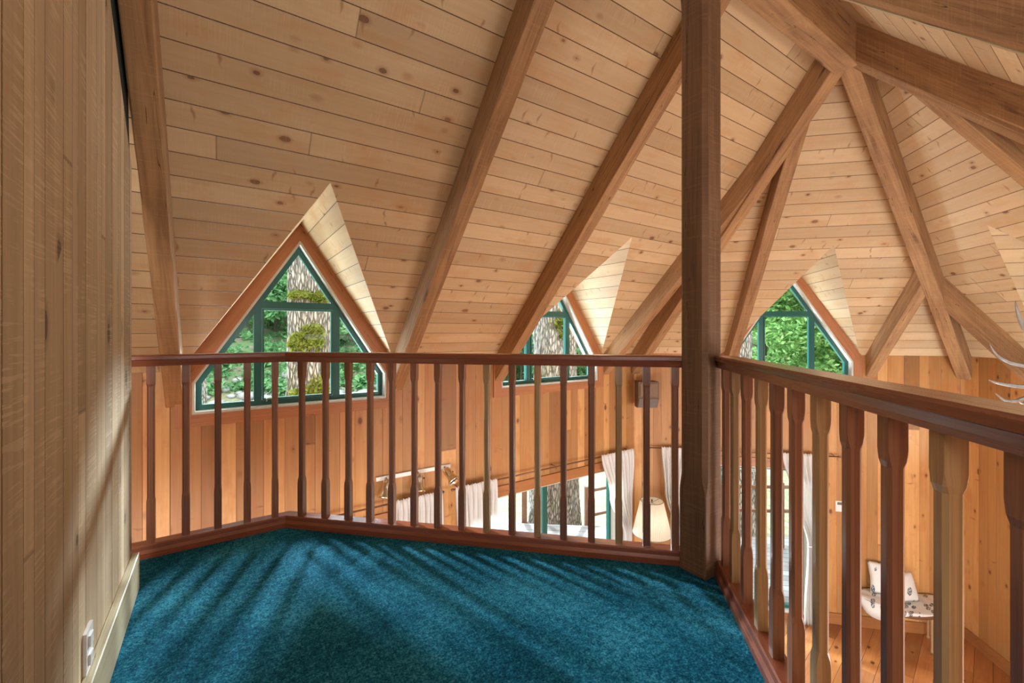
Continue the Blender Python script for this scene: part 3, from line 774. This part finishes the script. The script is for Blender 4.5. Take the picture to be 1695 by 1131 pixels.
# ------------------------------------------------------------------ outlet, thermostat
def plate(name, W, u, z, w, h, label, cat, parts):
    root = empty(name, W.p(u, 0, z), 0.0, label=label, cat=cat)
    inv = Matrix.Translation(-W.p(u, 0, z))
    m = MB(); c = W.p(u, 0.004, z)
    m.prism(c-Z*h/2, c+Z*h/2, W.u, -W.n, w, 0.008, 0, 0.002)
    o = m.build('cover_plate', M['white'], root); o.matrix_parent_inverse = inv
    for nm, du, dz_, pw, ph, mt in parts:
        m = MB(); c = W.p(u+du, 0.010, z+dz_)
        m.prism(c-Z*ph/2, c+Z*ph/2, W.u, -W.n, pw, 0.006, 0, 0.001)
        o = m.build(nm, M[mt], root); o.matrix_parent_inverse = inv
WL = WallF((XW, 0, 0), Y, -X, 1.0)
plate('wall_outlet', WL, 1.681, 0.212, 0.078, 0.118, 'white electrical outlet low on the plank partition above the baseboard', 'outlet',
      [('socket', 0, 0.026, 0.034, 0.030, 'white'), ('socket', 0, -0.026, 0.034, 0.030, 'white'),
       ('slot', -0.007, 0.030, 0.003, 0.010, 'dark'), ('slot', 0.007, 0.030, 0.003, 0.010, 'dark'),
       ('slot', -0.007, -0.022, 0.003, 0.010, 'dark'), ('slot', 0.007, -0.022, 0.003, 0.010, 'dark')])
plate('thermostat', WB, 1.085, -0.985, 0.085, 0.125, 'white thermostat on the orange far wall right of the curtained door', 'thermostat',
      [('display', 0.0, 0.035, 0.05, 0.03, 'grey'), ('dial_cover', 0, -0.025, 0.07, 0.05, 'white')])

# ------------------------------------------------------------------ track light
tl = empty('track_light', WA.p(1.49, 0, -0.18), 0.0, label='white track with three brass spotlights on the left wall below the triangular window', cat='light')
m = MB(); m.prism((-0.355, -0.011, 0), (0.355, -0.011, 0), Y, Z, 0.022, 0.036, 0, 0.002); m.build('track', M['white'], tl)
for k, (dx, aim) in enumerate(((-0.27, Vector((-0.35, -0.25, -0.9))), (0.02, Vector((-0.15, -0.3, -0.95))), (0.29, Vector((0.25, -0.75, -0.6))))):
    a = aim.normalized(); c = Vector((dx, -0.065, -0.02))
    m = MB()
    m.lathe(c-a*0.01, [(0.0, -0.012), (0.022, -0.010), (0.034, 0.0), (0.037, 0.03), (0.036, 0.06), (0.040, 0.10), (0.058, 0.135), (0.060, 0.150), (0.052, 0.149), (0.036, 0.11)], 24, a)
    sp_ = m.build('spotlight', M['brass'], tl)
    m = MB(); m.lathe(c, [(0.0, 0.118), (0.047, 0.120), (0.0, 0.1205)], 20, a); m.build('bulb_face', M['white' if k < 2 else 'dark'], sp_)
    m = MB(); m.tube([Vector((dx, -0.02, 0)), Vector((dx, -0.045, -0.004)), c], 0.006, 8); m.build('bracket', M['lampmetal'], sp_)
    m = MB(); m.tube([c+Vector((0.034, 0, 0))+a*0.03, c+Vector((0.052, 0, 0))+a*0.03], 0.008, 8); m.build('knob', M['lampmetal'], sp_)

# ------------------------------------------------------------------ curtains and rods
def rod(W, u0, u1, z, label, v=0.075):
    root = empty('curtain_rod', W.p((u0+u1)/2, v, z), 0, label=label, cat='curtain rod', group='bronze curtain rods')
    inv = Matrix.Translation(-W.p((u0+u1)/2, v, z))
    m = MB(); m.tube([W.p(u0, v, z), W.p(u1, v, z)], 0.008, 12); o = m.build('pole', M['rod'], root); o.matrix_parent_inverse = inv
    for u in (u0, u1):
        m = MB(); m.lathe(W.p(u, v, z), [(0, -0.018), (0.010, -0.014), (0.013, 0), (0.010, 0.014), (0, 0.018)], 12, W.u); o = m.build('finial', M['rod'], root); o.matrix_parent_inverse = inv
    for u in (u0+0.06, (u0+u1)/2, u1-0.06):
        m = MB(); m.tube([W.p(u, 0.0, z+0.012), W.p(u, v, z+0.012), W.p(u, v, z)], 0.005, 8); o = m.build('bracket', M['rod'], root); o.matrix_parent_inverse = inv
rod(WA, -0.95, 1.74, -0.395, 'thin curtain rod low on the left wall under the track light')
rod(WA, 1.84, 4.36, -0.395, 'long curtain rod over the wide lower window with the tree trunk behind')
rod(WB, -1.17, 1.055, -0.372, 'dark curtain rod over the glass door on the far wall')
def curtain(W, edges, zt, zb, label, pleats=9, v=0.105, amp=0.022, extra=None, tie=None):
    """edges: list of (z, u_left, u_right)"""
    zc = (zt+zb)/2; o0 = W.p((edges[0][1]+edges[0][2])/2, v, zb)
    nz, nu = 46, pleats*10
    rows = []
    for i in range(nz+1):
        z = zt+(zb-zt)*i/nz
        for a, b in zip(edges, edges[1:]):
            if a[0] >= z >= b[0]-1e-6: e0, e1 = a, b; break
        t = (e0[0]-z)/max(1e-6, e0[0]-e1[0]); t = t*t*(3-2*t)
        ul = e0[1]+(e1[1]-e0[1])*t; ur = e0[2]+(e1[2]-e0[2])*t
        wd = (ur-ul)/(edges[0][2]-edges[0][1])
        r = []
        for j in range(nu+1):
            f = j/nu
            am = amp*(0.35+0.65*min(1, (zt-z)/0.12))*min(1.5, 0.5+0.6/max(wd, .3))
            ph = f*pleats*2*math.pi+0.6*math.sin(f*9+z*1.3)
            vv = v+am*math.sin(ph)+0.006*math.sin(f*31+z*7)
            zz = z+(0.006*math.sin(f*pleats*4*math.pi) if i == 0 else 0)
            r.append(W.p(ul+(ur-ul)*f, vv, zz)-o0)
        rows.append(r)
    m = MB(); m.grid(rows, None, False, 0, True)
    o = m.build('curtain', M['curtain'], None, o0)
    sol = o.modifiers.new('thickness', 'SOLIDIFY'); sol.thickness = 0.002
    tag(o, label, 'curtain', 'white curtains in the lower room')
    if tie:
        z, u0_, u1_ = tie
        m = MB(); pts = [W.p(u0_, v+0.045, z-0.02), W.p((u0_+u1_)/2, v+0.055, z-0.01), W.p(u1_, v+0.02, z+0.02), W.p(u1_+0.03, 0.0, z+0.035)]
        m.tube([p-o0 for p in pts], 0.007, 8); m.build('tieback', M['curtain'], o)
    return o
curtain(WA, [(-0.37, 1.27, 1.72), (-1.2, 1.25, 1.73), (-2.05, 1.22, 1.74)], -0.37, -2.05, 'gathered white curtain right of the lower left window, below the track light', 9)
curtain(WA, [(-0.37, 1.86, 2.32), (-1.2, 1.90, 2.30), (-2.05, 1.95, 2.26)], -0.37, -2.05, 'white curtain at the left end of the wide lower window', 9)
curtain(WA, [(-0.37, 3.80, 4.36), (-0.9, 3.95, 4.33), (-1.42, 4.20, 4.31), (-2.3, 4.08, 4.34)], -0.37, -2.3, 'white curtain drawn back at the right end of the wide lower window', 8)
curtain(WB, [(-0.35, -0.97, -0.55), (-0.9, -0.93, -0.66), (-1.45, -0.80, -0.70), (-2.36, -0.88, -0.60)], -0.35, -2.36, 'white curtain behind the floor lamp at the left of the glass door', 7)
curtain(WB, [(-0.35, 0.42, 0.81), (-0.9, 0.55, 0.81), (-1.42, 0.70, 0.80), (-2.38, 0.66, 0.83)], -0.35, -2.38, 'white curtain tied back at the right of the glass door on the far wall', 7, tie=(-1.42, 0.68, 0.82))

# ------------------------------------------------------------------ speaker
spk_loc = Vector((4.47, 3.60, 0.16))
sd = Vector((0.80, -0.60, 0)).normalized(); fo = Vector((-0.60, -0.80, 0)).normalized()
sk = empty('wall_speaker', spk_loc, 0, label='small brown box speaker hung high in the far corner above the floor lamp', cat='speaker')
def sidebox(prof, w, name, mat, parent, inset_=0.0):
    m = MB(); L = [Vector(fo)*a+Z*b-sd*(w/2) for a, b in prof]; R_ = [p+sd*w for p in L]
    m.face(L, [(b, a) for a, b in prof]); m.face(R_[::-1], [(b, a) for a, b in prof][::-1])
    for i in range(len(prof)):
        j = (i+1) % len(prof); d = math.dist(prof[i], prof[j])
        m.face([L[i], R_[i], R_[j], L[j]], [(0, 0), (0, w), (d, w), (d, 0)])
    return m.build(name, mat, parent)
sidebox([(-0.10, 0.0), (0.03, 0.0), (0.115, 0.13), (0.115, 0.33), (-0.10, 0.33)], 0.25, 'cabinet', M['speaker'], sk)
sidebox([(0.113, 0.15), (0.124, 0.15), (0.124, 0.31), (0.113, 0.31)], 0.21, 'grille', M['grille'], sk)
sidebox([(0.036, 0.0), (0.045, 0.002), (0.122, 0.125), (0.112, 0.127)], 0.23, 'lower_panel', M['grey'], sk)
m = MB(); m.tube([Vector((0, 0, 0.2))-fo*0.09, Vector((0, 0, 0.2))-fo*0.30], 0.015, 8); m.build('bracket', M['dark'], sk)

# ------------------------------------------------------------------ floor lamp
lc = Vector((4.293, 3.377, FL))
lp = empty('floor_lamp', lc, 0, label='floor lamp with cream pleated shade standing in the far corner between the curtains', cat='lamp')
n = 120; rows = []
for z, r in ((1.495, 0.128), (1.49, 0.131), (1.10, 0.222), (1.095, 0.219)):
    rows.append([Vector(((r+0.0022*(1 if k % 2 else -1))*math.cos(2*math.pi*k/n), (r+0.0022*(1 if k % 2 else -1))*math.sin(2*math.pi*k/n), z)) for k in range(n)])
m = MB(); m.grid(rows, None, True, 0, False); sh = m.build('lamp_shade', M['shade'], lp)
for r, z in ((0.131, 1.492), (0.222, 1.100)):
    m = MB(); m.tube([Vector((r*math.cos(2*math.pi*k/48), r*math.sin(2*math.pi*k/48), z)) for k in range(49)], 0.0035, 6)
    m.build('shade_trim', M['grey'], sh)
m = MB()
for k in range(3):
    a = 2*math.pi*k/3; m.tube([Vector((0.008*math.cos(a), 0.008*math.sin(a), 1.47)), Vector((0.129*math.cos(a), 0.129*math.sin(a), 1.485))], 0.002, 6)
m.lathe((0, 0, 1.46), [(0, 0), (0.006, 0), (0.006, 0.02), (0.011, 0.03), (0.008, 0.045), (0, 0.05)], 12)
m.build('finial', M['lampmetal'], lp)
m = MB(); m.lathe((0, 0, 1.20), [(0.0, 0.0), (0.014, 0.0), (0.016, 0.03), (0.03, 0.07), (0.032, 0.10), (0.02, 0.13), (0, 0.14)], 16)
bulb = NB('lit_bulb'); em = bulb.n('ShaderNodeEmission'); em.inputs[0].default_value = (1, 0.93, 0.82, 1); em.inputs[1].default_value = 7
oo = bulb.n('ShaderNodeOutputMaterial'); bulb.l(em.outputs[0], oo.inputs[0]); m.build('light_bulb', bulb.m, lp)
m = MB(); m.lathe((0, 0, 0), [(0, 0.0), (0.13, 0.0), (0.135, 0.012), (0.12, 0.022), (0.04, 0.035), (0.014, 0.06), (0.010, 0.10), (0.010, 0.70), (0.018, 0.72), (0.010, 0.74), (0.009, 1.20), (0, 1.21)], 24)
m.build('stand', M['lampmetal'], lp)

# ------------------------------------------------------------------ half-round bench, cloth, pillows
def bp(s_, v, z): return WB.p(s_, v, z)
SC, ZSEAT = 1.62, FL+0.47
br = empty('bench', bp(SC, 0.02, FL), 0, label='half-round wooden bench against the far wall in the right corner', cat='bench')
inv = Matrix.Translation(-bp(SC, 0.02, FL))
def half(r, z0, z1, mat, name, parent, c=SC, v0=0.03, rv=None, iv=None):
    rv = rv or r; m = MB(); n = 28
    ring = [(c+r*math.cos(math.pi*k/n), v0+rv*math.sin(math.pi*k/n)) for k in range(n+1)]
    b_ = [bp(a, v, z0) for a, v in ring]; t_ = [bp(a, v, z1) for a, v in ring]
    m.face(b_[::-1]); m.face(t_, [(a, v) for a, v in ring])
    m.grid([b_, t_], lambda i, j: (j*0.05, i*0.03), False, 0, False); m.face([b_[0], b_[-1], t_[-1], t_[0]])
    o = m.build(name, mat, parent)
    if parent is not None: o.matrix_parent_inverse = iv or inv
    return o
half(0.47, ZSEAT-0.035, ZSEAT, M['seatwood'], 'seat', br, rv=0.44)
half(0.43, ZSEAT-0.075, ZSEAT-0.035, M['seatwood'], 'apron', br, rv=0.40)
for a, v in ((1.26, 0.08), (1.38, 0.32), (1.82, 0.34), (1.95, 0.08)):
    m = MB()
    m.lathe(bp(a, v, FL), [(0, 0), (0.016, 0), (0.018, 0.02), (0.010, 0.04), (0.013, 0.20), (0.016, 0.36), (0.018, 0.41), (0, 0.41)], 14)
    o = m.build('leg', M['benchwood'], br); o.matrix_parent_inverse = inv
# printed cloth laid over the seat, hanging at the left front
m = MB(); rows = []
for i in range(25):
    r = []
    f = i/24
    for j in range(33):
        a = math.pi*(1-j/32)
        rr = f*0.50; z = ZSEAT+0.010
        drop = 0
        if rr > 0.455:
            hang = 0.17*math.exp(-((j-8)/4.5)**2)+0.012
            drop = (rr-0.455)/0.045*hang; rr = 0.458+0.012*math.sin(j*1.3)*min(1, drop*8)
        r.append(bp(SC+rr*math.cos(a)*1.02, 0.035+rr*math.sin(a)*0.97, z-drop+0.004*math.sin(i*0.8+j)))
    rows.append(r)
m.grid(rows, None, False, 0, True)
cl = m.build('seat_cloth', M['fabric']); sol = cl.modifiers.new('t', 'SOLIDIFY'); sol.thickness = 0.006
tag(cl, 'white cloth printed with dark leaf sprigs draped over the half-round bench', 'cloth')
def pillow(s_, v, z, w, h, t, lean, yaw, label):
    m = MB(); n = 14; rows_f, rows_b = [], []
    fr_n = (-WB.n); 
    un = (WB.u*math.cos(yaw)+fr_n*math.sin(yaw)); nn = (fr_n*math.cos(yaw)-WB.u*math.sin(yaw))
    upv = (Z*math.cos(lean)-nn*math.sin(lean)); nv = (nn*math.cos(lean)+Z*math.sin(lean))
    c = bp(s_, v, z)
    for side in (1, -1):
        rows = []
        for i in range(n+1):
            r = []
            for j in range(n+1):
                a, b = 2*i/n-1, 2*j/n-1
                bul = (max(0, (1-a*a))*max(0, (1-b*b)))**0.45*t/2
                pin = 1-0.07*(1-abs(a))*abs(b)-0.0
                pin2 = 1-0.07*(1-abs(b))*abs(a)
                r.append(un*(a*w/2*pin2)+upv*((b*pin+1)*h/2)+nv*(bul*side))
            rows.append(r)
        m.grid(rows, None, False, 0, True)
    o = m.build('throw_pillow', M['fabric'], None, c); tag(o, label, 'pillow', 'pillows on the half-round bench'); return o
pillow(1.52, 0.16, ZSEAT+0.018, 0.36, 0.34, 0.12, 0.28, 0.15, 'pale leaf-print pillow leaning on the wall at the left of the bench')
pillow(1.63, 0.27, ZSEAT+0.018, 0.32, 0.30, 0.11, 0.30, -0.35, 'smaller cream pillow with dark prints in front, at the middle of the bench')

# ------------------------------------------------------------------ antlers on the right wall
F_ = Vector((0.5588, 0.8293, 0)); R_v = Vector((0.8293, -0.5588, 0))
def cpt(px, py, d): return Vector((0, 0, 1.1))+F_*d+R_v*((px-847.5)/719.5*d)+Z*((551-py)/719.5*d)
wallpt = cpt(1752, 668, 3.0)
# point on the right wall behind the mount
def on_wc(p): 
    t = (KC-p.dot(bdir)); return p+bdir*t
mp_ = on_wc(cpt(1740, 660, 3.7))
ant = empty('antlers', mp_, 0, label='silver-grey pair of pointed antlers reaching in at the right edge above the railing', cat='antlers')
def tine(pts, r0, name='antler', parent=ant):
    pts = [Vector(p) for p in pts]; fine = []; rr = []
    n = len(pts)
    for i in range(n-1):
        p0, p1, p2, p3 = pts[max(i-1, 0)], pts[i], pts[i+1], pts[min(i+2, n-1)]
        for k in range(8):
            t = k/8
            fine.append(0.5*((2*p1)+(-p0+p2)*t+(2*p0-5*p1+4*p2-p3)*t*t+(-p0+3*p1-3*p2+p3)*t**3))
    fine.append(pts[-1]); L = len(fine)
    for i in range(L): f = i/(L-1); rr.append(max(0.0015, r0*(1-f)**0.55*(1+0.06*math.sin(i*1.7))))
    return fine, rr
D = 3.6
mainA = [mp_, cpt(1755, 640, 3.8), cpt(1730, 612, D), cpt(1695, 606, D-.02), cpt(1670, 600, D-.06), cpt(1650, 588, D-.1), cpt(1638, 570, D-.12)]
t2 = [cpt(1735, 640, D), cpt(1710, 560, D), cpt(1695, 543, D), cpt(1688, 528, D-.03), cpt(1683, 512, D-.05), cpt(1681, 499, D-.05)]
t3 = [cpt(1750, 650, 3.8), cpt(1720, 642, D), cpt(1690, 640, D), cpt(1665, 637, D-.05), cpt(1650, 634, D-.1), cpt(1636, 629, D-.12)]
t4 = [cpt(1755, 655, 3.85), cpt(1720, 655, D+.1), cpt(1697, 659, D), cpt(1680, 664, D-.05), cpt(1663, 663, D-.1), cpt(1647, 651, D-.12)]
t5 = [cpt(1700, 660, D), cpt(1695, 668, D), cpt(1688, 666, D-.04), cpt(1686, 661, D-.06)]
t6 = [mp_, cpt(1800, 600, 3.7), cpt(1840, 560, 3.6), cpt(1850, 500, 3.5)]
for nm, tt, r0 in (('left_antler', [mainA, t2, t3, t4, t5], 0.022), ('right_antler', [t6], 0.022)):
    m = MB()
    for k, t_ in enumerate(tt):
        f, rr = tine([p-ant.location for p in t_], r0 if k != 4 else 0.012); m.tube(f, rr, 10)
    m.build(nm.replace('left_', '').replace('right_', ''), M['antler'], ant)
m = MB(); m.lathe((0, 0, 0), [(0, -0.002), (0.09, -0.002), (0.10, 0.012), (0.085, 0.03), (0, 0.034)], 24, -bdir); m.build('mounting_plaque', M['seatwood'], ant)

# ------------------------------------------------------------------ outside
def gz(x, y):
    d = max(0.0, (Vector((x, y)).length-31))
    base = FL-0.28-0.02*max(0, Vector((x, y)).length-8)
    return base+min(d*0.62, 14)+(0.25*noise.noise(Vector((x*0.4, y*0.4, 0)))*min(1, max(0, Vector((x, y)).length-12)/8))+(1.6*noise.noise(Vector((x*0.15, y*0.15, 3)))*min(1, d/4))
m = MB(); nx, ny = 110, 90
rows = [[Vector((-22+82*i/nx, -22+82*j/ny, gz(-22+82*i/nx, -22+82*j/ny))) for i in range(nx+1)] for j in range(ny+1)]
m.grid(rows, None, False, 0, True); tag(m.build('ground', M['ground'], merge=False), kind='structure')
m = MB()
for i in range(60):
    a0, a1 = math.radians(-20+i*2.6), math.radians(-20+(i+1)*2.6)
    m.face([Vector((math.cos(a)*r, math.sin(a)*r, -3.05)) for a, r in ((a0, 26.5), (a1, 26.5), (a1, 31.5), (a0, 31.5))])
o = m.build('river', M['water']); tag(o, 'shallow river in front of the green bank', 'river', kind='stuff')
# river stones
rs = random.Random(3); m = MB()
for i in range(900):
    a = math.radians(rs.uniform(0, 100)); r = rs.choice([rs.uniform(22, 32.5), rs.uniform(29, 33)])
    c = Vector((math.cos(a)*r, math.sin(a)*r, 0)); s_ = rs.uniform(0.08, 0.42)*(1 if rs.random() > .08 else 2)
    c.z = gz(c.x, c.y)+s_*0.2
    rows = []
    for k in range(5):
        ph = math.pi*k/4
        rows.append([c+Vector((math.sin(ph)*math.cos(t*math.pi/3)*s_*rs.uniform(.8, 1.1), math.sin(ph)*math.sin(t*math.pi/3)*s_*rs.uniform(.8, 1.1), math.cos(ph)*s_*.55)) for t in range(6)])
    m.grid(rows, None, True, 0, True)
tag(m.build('river_stones', M['stone'], merge=False), 'pale grey river stones along the water beyond the windows', 'stones', kind='stuff')

def leaf_cloud(m, c, rad, n, size, rnd, droop=0.3, hollow=0.35):
    for _ in range(n):
        d = Vector((rnd.gauss(0, 1), rnd.gauss(0, 1), rnd.gauss(0, 1))).normalized()
        rr = (hollow+(1-hollow)*rnd.random())
        p = Vector(c)+Vector((d.x*rad[0], d.y*rad[1], d.z*rad[2]))*rr
        a = Vector((rnd.gauss(0, 1), rnd.gauss(0, 1), rnd.gauss(0, .6)-droop)).normalized()
        b = a.orthogonal().normalized(); b.rotate(Matrix.Rotation(rnd.random()*6.28, 3, a))
        s_ = size*rnd.uniform(.6, 1.4)
        m.face([p-a*s_, p+b*s_*.45, p+a*s_, p-b*s_*.45])
def trunk(c, r, h, name, parent, mat, lean=(0, 0), seed=0, nseg=64, rough=0.05, flare=0.25, z0=-0.1):
    m = MB(); rows = []; nz = int(max(12, h/0.09))
    for i in range(nz+1):
        t = i/nz; z = z0+h*t; rr = r*(1+flare*math.exp(-t*h/0.7))*(1-0.35*t)
        row = []
        for k in range(nseg):
            a = 2*math.pi*k/nseg
            q = Vector((math.cos(a)*rr*5/0.3, math.sin(a)*rr*5/0.3, z*1.2+seed*7))
            dsp = rough*r*(abs(noise.noise(Vector((math.cos(a)*6, math.sin(a)*6, z*0.9+seed))))*2.2+noise.noise(Vector((math.cos(a)*14, math.sin(a)*14, z*3+seed)))*0.8)
            row.append(Vector((lean[0]*t+math.cos(a)*(rr-dsp), lean[1]*t+math.sin(a)*(rr-dsp), z)))
        rows.append(row)
    m.grid(rows, None, True, 0, True); m.face(rows[-1])
    return m.build(name, mat, parent)
def big_tree(px, d, r, h, label, seed, mossy=()):
    c = cpt(px, 551, d); c.z = gz(c.x, c.y)
    t = empty('tree', c, 0, label=label, cat='tree', group='large trees by the house')
    trunk(c, r, h, 'trunk', t, M['bark'], (0, 0), seed, 96, 0.10)
    rnd = random.Random(seed); m = MB()
    for zc, amp, side in mossy:
        back = (Vector((0, 0, 0))-Vector((c.x, c.y, 0))).normalized(); tang = Vector((-back.y, back.x, 0))
        for _ in range(380):
            an = rnd.gauss(side, 0.20); zz = zc-c.z+rnd.gauss(0, amp*0.6)
            dv = back*math.cos(an)+tang*math.sin(an)
            p = dv*(r*(1-0.35*(zz/h))+rnd.uniform(-0.01, 0.035))+Z*zz
            a = Vector((rnd.gauss(0, 1), rnd.gauss(0, 1), rnd.gauss(0, 1))).normalized(); b = a.orthogonal()
            s_ = rnd.uniform(.012, .04)
            m.face([p-a*s_, p+b*s_, p+a*s_, p-b*s_])
    if mossy: m.build('moss', M['moss'], t, merge=False)['kind'] = 'stuff'
    m = MB()
    for k in range(5):
        a = rnd.random()*6.28; cc = Vector((math.cos(a)*r*4, math.sin(a)*r*4, h-0.5+rnd.random()*1.5))
        leaf_cloud(m, cc, (1.6, 1.6, 1.0), 500, 0.12, rnd)
    m.build('foliage', M['leaf'], t, merge=False)
    return t
big_tree(513, 6.0, 0.335, 9.0, 'massive grey mossy trunk filling the middle of the large triangular window', 1,
         [(1.03, .12, .2), (0.98, .08, -.5), (1.12, .06, .1), (0.33, .12, .45), (0.28, .06, -.3), (1.58, .04, .4), (1.60, .03, -.5)])
big_tree(918, 8.0, 0.45, 10.0, 'thick rough-barked trunk behind the middle window and the lower window', 2, [(1.3, .2, 0.4)])
big_tree(1208, 8.6, 0.44, 10.0, 'grey trunk at the left side of the far triangular window', 3)
big_tree(331, 12.0, 0.17, 11.0, 'slender trunk at the lower left corner of the large triangular window', 4)

def leafy_tree(px, d, h, r, label, seed, mat='leaf', size=0.11, n=5200):
    rnd = random.Random(seed); c = cpt(px, 551, d); c.z = gz(c.x, c.y)
    t = empty('leafy_tree', c, 0, label=label, cat='tree', group='leafy trees beyond the windows')
    m = MB(); m.tube([Vector((0, 0, -0.1)), Vector((0.1, 0.05, h*0.35)), Vector((-0.05, 0.1, h*0.7)), Vector((0.05, 0, h))], [0.11, 0.09, 0.06, 0.03], 10)
    for k in range(12):
        a = rnd.random()*6.28; z = h*rnd.uniform(.35, .95)
        m.tube([Vector((0, 0, z)), Vector((math.cos(a)*r*.5, math.sin(a)*r*.5, z+r*.15)), Vector((math.cos(a)*r*.95, math.sin(a)*r*.95, z+r*.1))], [0.035, 0.02, 0.006], 6)
    m.build('trunk', M['barkdark'], t)
    m = MB()
    for k in range(26):
        a = rnd.random()*6.28; z = h*rnd.uniform(.22, 1.05); q = r*math.sqrt(rnd.random())*(1.05-0.3*z/h)
        leaf_cloud(m, (math.cos(a)*q, math.sin(a)*q, z), (r*.42, r*.42, r*.26), n//26, size, rnd)
    m.build('foliage', M[mat], t, merge=False)
for i, (px, d, h, r) in enumerate([(1268, 13.5, 6.4, 2.2), (1330, 15.5, 7.5, 2.4), (1395, 12.5, 5.6, 2.0), (1300, 21, 10, 3.4), (1380, 23, 10.5, 3.6)]):
    leafy_tree(px, d, h, r, ['bright green leafy tree left of centre in the far triangular window', 'taller light green tree in the middle of the far triangular window',
        'nearest leafy tree at the right of the far triangular window', 'large pale green tree in the background left of the far triangular window', 'large background tree right of the far triangular window'][i], 20+i, size=0.055+0.0025*d, n=13000)
for i, (px, d, h, r) in enumerate([(q[0], q[1], q[2]*0.62, q[3]) for q in [(405, 37, 9, 3.2), (455, 34, 7, 2.6), (590, 35, 8, 3.0), (620, 40, 11, 3.6), (862, 30, 8, 3), (975, 30, 9, 3.2), (540, 41, 12, 3.6), (350, 42, 10, 4)]]):
    leafy_tree(px, d, h, r, 'green tree on the river bank, through ' + ['the left of the large triangular window', 'the large triangular window just left of the trunk', 'the right pane of the large triangular window',
        'the far right of the large triangular window', 'the left pane of the middle triangular window', 'the right pane of the middle triangular window', 'the large triangular window high on the bank', 'the lower left pane of the large triangular window'][i], 60+i, 'fern', 0.24, 3400)
# ferns and brush on the bank: uncountable
rnd = random.Random(9); m = MB()
for k in range(900):
    a = math.radians(rnd.uniform(8, 100)); r = 31.5+15*rnd.random()**1.4
    x, y = math.cos(a)*r, math.sin(a)*r
    leaf_cloud(m, (x, y, gz(x, y)+0.25), (0.9, 0.9, 0.6), 40, 0.24, rnd, -0.2, 0.1)
tag(m.build('bank_brush', M['fern'], merge=False), 'dense green ferns and brush covering the river bank', 'brush', kind='stuff')
# rock face
m = MB(); rows = []
cc = cpt(372, 560, 36)
for j in range(40):
    row = []
    for i in range(40):
        u = (i/39-.5)*11; z = -3.5+j/39*9
        b_ = 2.0*noise.noise(Vector((u*.35, z*.5, 1)))+0.9*noise.noise(Vector((u*1.1, z*1.4, 4)))+0.4*noise.noise(Vector((u*3, z*3, 4)))
        row.append(cc+R_v*u-F_*(b_-abs(u)*.25-z*.2)+Z*(z-1.1+0.0-cc.z+1.1))
    rows.append(row)
m.grid(rows, None, False, 0, False)
tag(m.build('rock_face', flat('grey_cliff_rock', (0.36, 0.34, 0.33), 0.85, 0, 1.2, 0.6, 0.6)), 'grey rock outcrop on the bank at the left of the large triangular window', 'rock')

# deck, bench, rail outside
dm = MB()
dz_ = FL-0.05
pts = [WA.p(-1.7, -0.02, dz_), WA.p(-1.7, -2.2, dz_), Vector((4.2, 6.02, dz_)), Vector((5.55, 5.3, dz_)), WB.p(2.2, -2.6, dz_), WB.p(2.2, -0.02, dz_), WB.p(WB.lu(AB), -0.02, dz_)]
dm.face(pts, [(p.dot(bdir), p.dot(cdir)) for p in pts])
for i in range(len(pts)):
    a, b = pts[i], pts[(i+1) % len(pts)]; dm.face([a, b, b-Z*0.2, a-Z*0.2], [(0, 0), (1, 0), (1, .1), (0, .1)])
tag(dm.build('deck', M['deck']), 'weathered grey board deck outside the lower windows', 'deck')
bq = [cpt(770, 700, 7.6), cpt(852, 700, 6.75), cpt(1012, 700, 6.62), cpt(1075, 700, 7.3)]
bq = [Vector((p.x, p.y, -1.99)) for p in bq]
db = empty('deck_bench', (bq[1]+bq[2])/2, 0, label='angled weathered grey bench along the deck edge behind the wide lower window', cat='bench')
db.location.z = dz_; inv2 = Matrix.Translation(-db.location)
m = MB(); fr = path_frames(bq); m.sweep(bq, fr, [(-0.24, -0.03), (-0.24, 0.03), (0.24, 0.03), (0.24, -0.03)]); o = m.build('seat', M['deck'], db); o.matrix_parent_inverse = inv2
m = MB(); m.sweep(bq, fr, [(0.20, -0.16), (0.20, -0.03), (0.235, -0.03), (0.235, -0.16)]); o = m.build('apron', M['eave'], db); o.matrix_parent_inverse = inv2
for q in (bq[0], bq[1], (bq[1]+bq[2])/2, bq[2], bq[3]):
    m = MB(); m.prism(Vector((q.x, q.y, dz_)), Vector((q.x, q.y, -2.02)), X, Y, 0.09, 0.09); o = m.build('leg', M['eave'], db); o.matrix_parent_inverse = inv2
dr_ = empty('deck_railing', cpt(920, 700, 7.1), 0, label='brown deck railing with posts and thin rails behind the deck bench', cat='railing'); dr_.location.z = dz_
inv3 = Matrix.Translation(-dr_.location)
rpp = [cpt(770, 700, 8.0), cpt(868, 700, 7.15), cpt(972, 700, 7.02), cpt(1075, 700, 7.6), cpt(1170, 700, 7.3), cpt(1292, 700, 7.2), cpt(1400, 700, 7.3)]
for k, q in enumerate(rpp):
    m = MB(); m.prism(Vector((q.x, q.y, dz_-0.05)), Vector((q.x, q.y, -1.38)), F_, R_v, 0.08, 0.085, 0, 0.004); o = m.build('post', M['eave'], dr_); o.matrix_parent_inverse = inv3
for zr in (-1.46, -1.86):
    m = MB()
    for a, b in zip(rpp[2:], rpp[3:]):
        a, b = Vector((a.x, a.y, zr)), Vector((b.x, b.y, zr)); d_ = (b-a).normalized(); m.prism(a, b, Vector((-d_.y, d_.x, 0)), Z, 0.035, 0.045)
    o = m.build('rail', M['eave'], dr_); o.matrix_parent_inverse = inv3
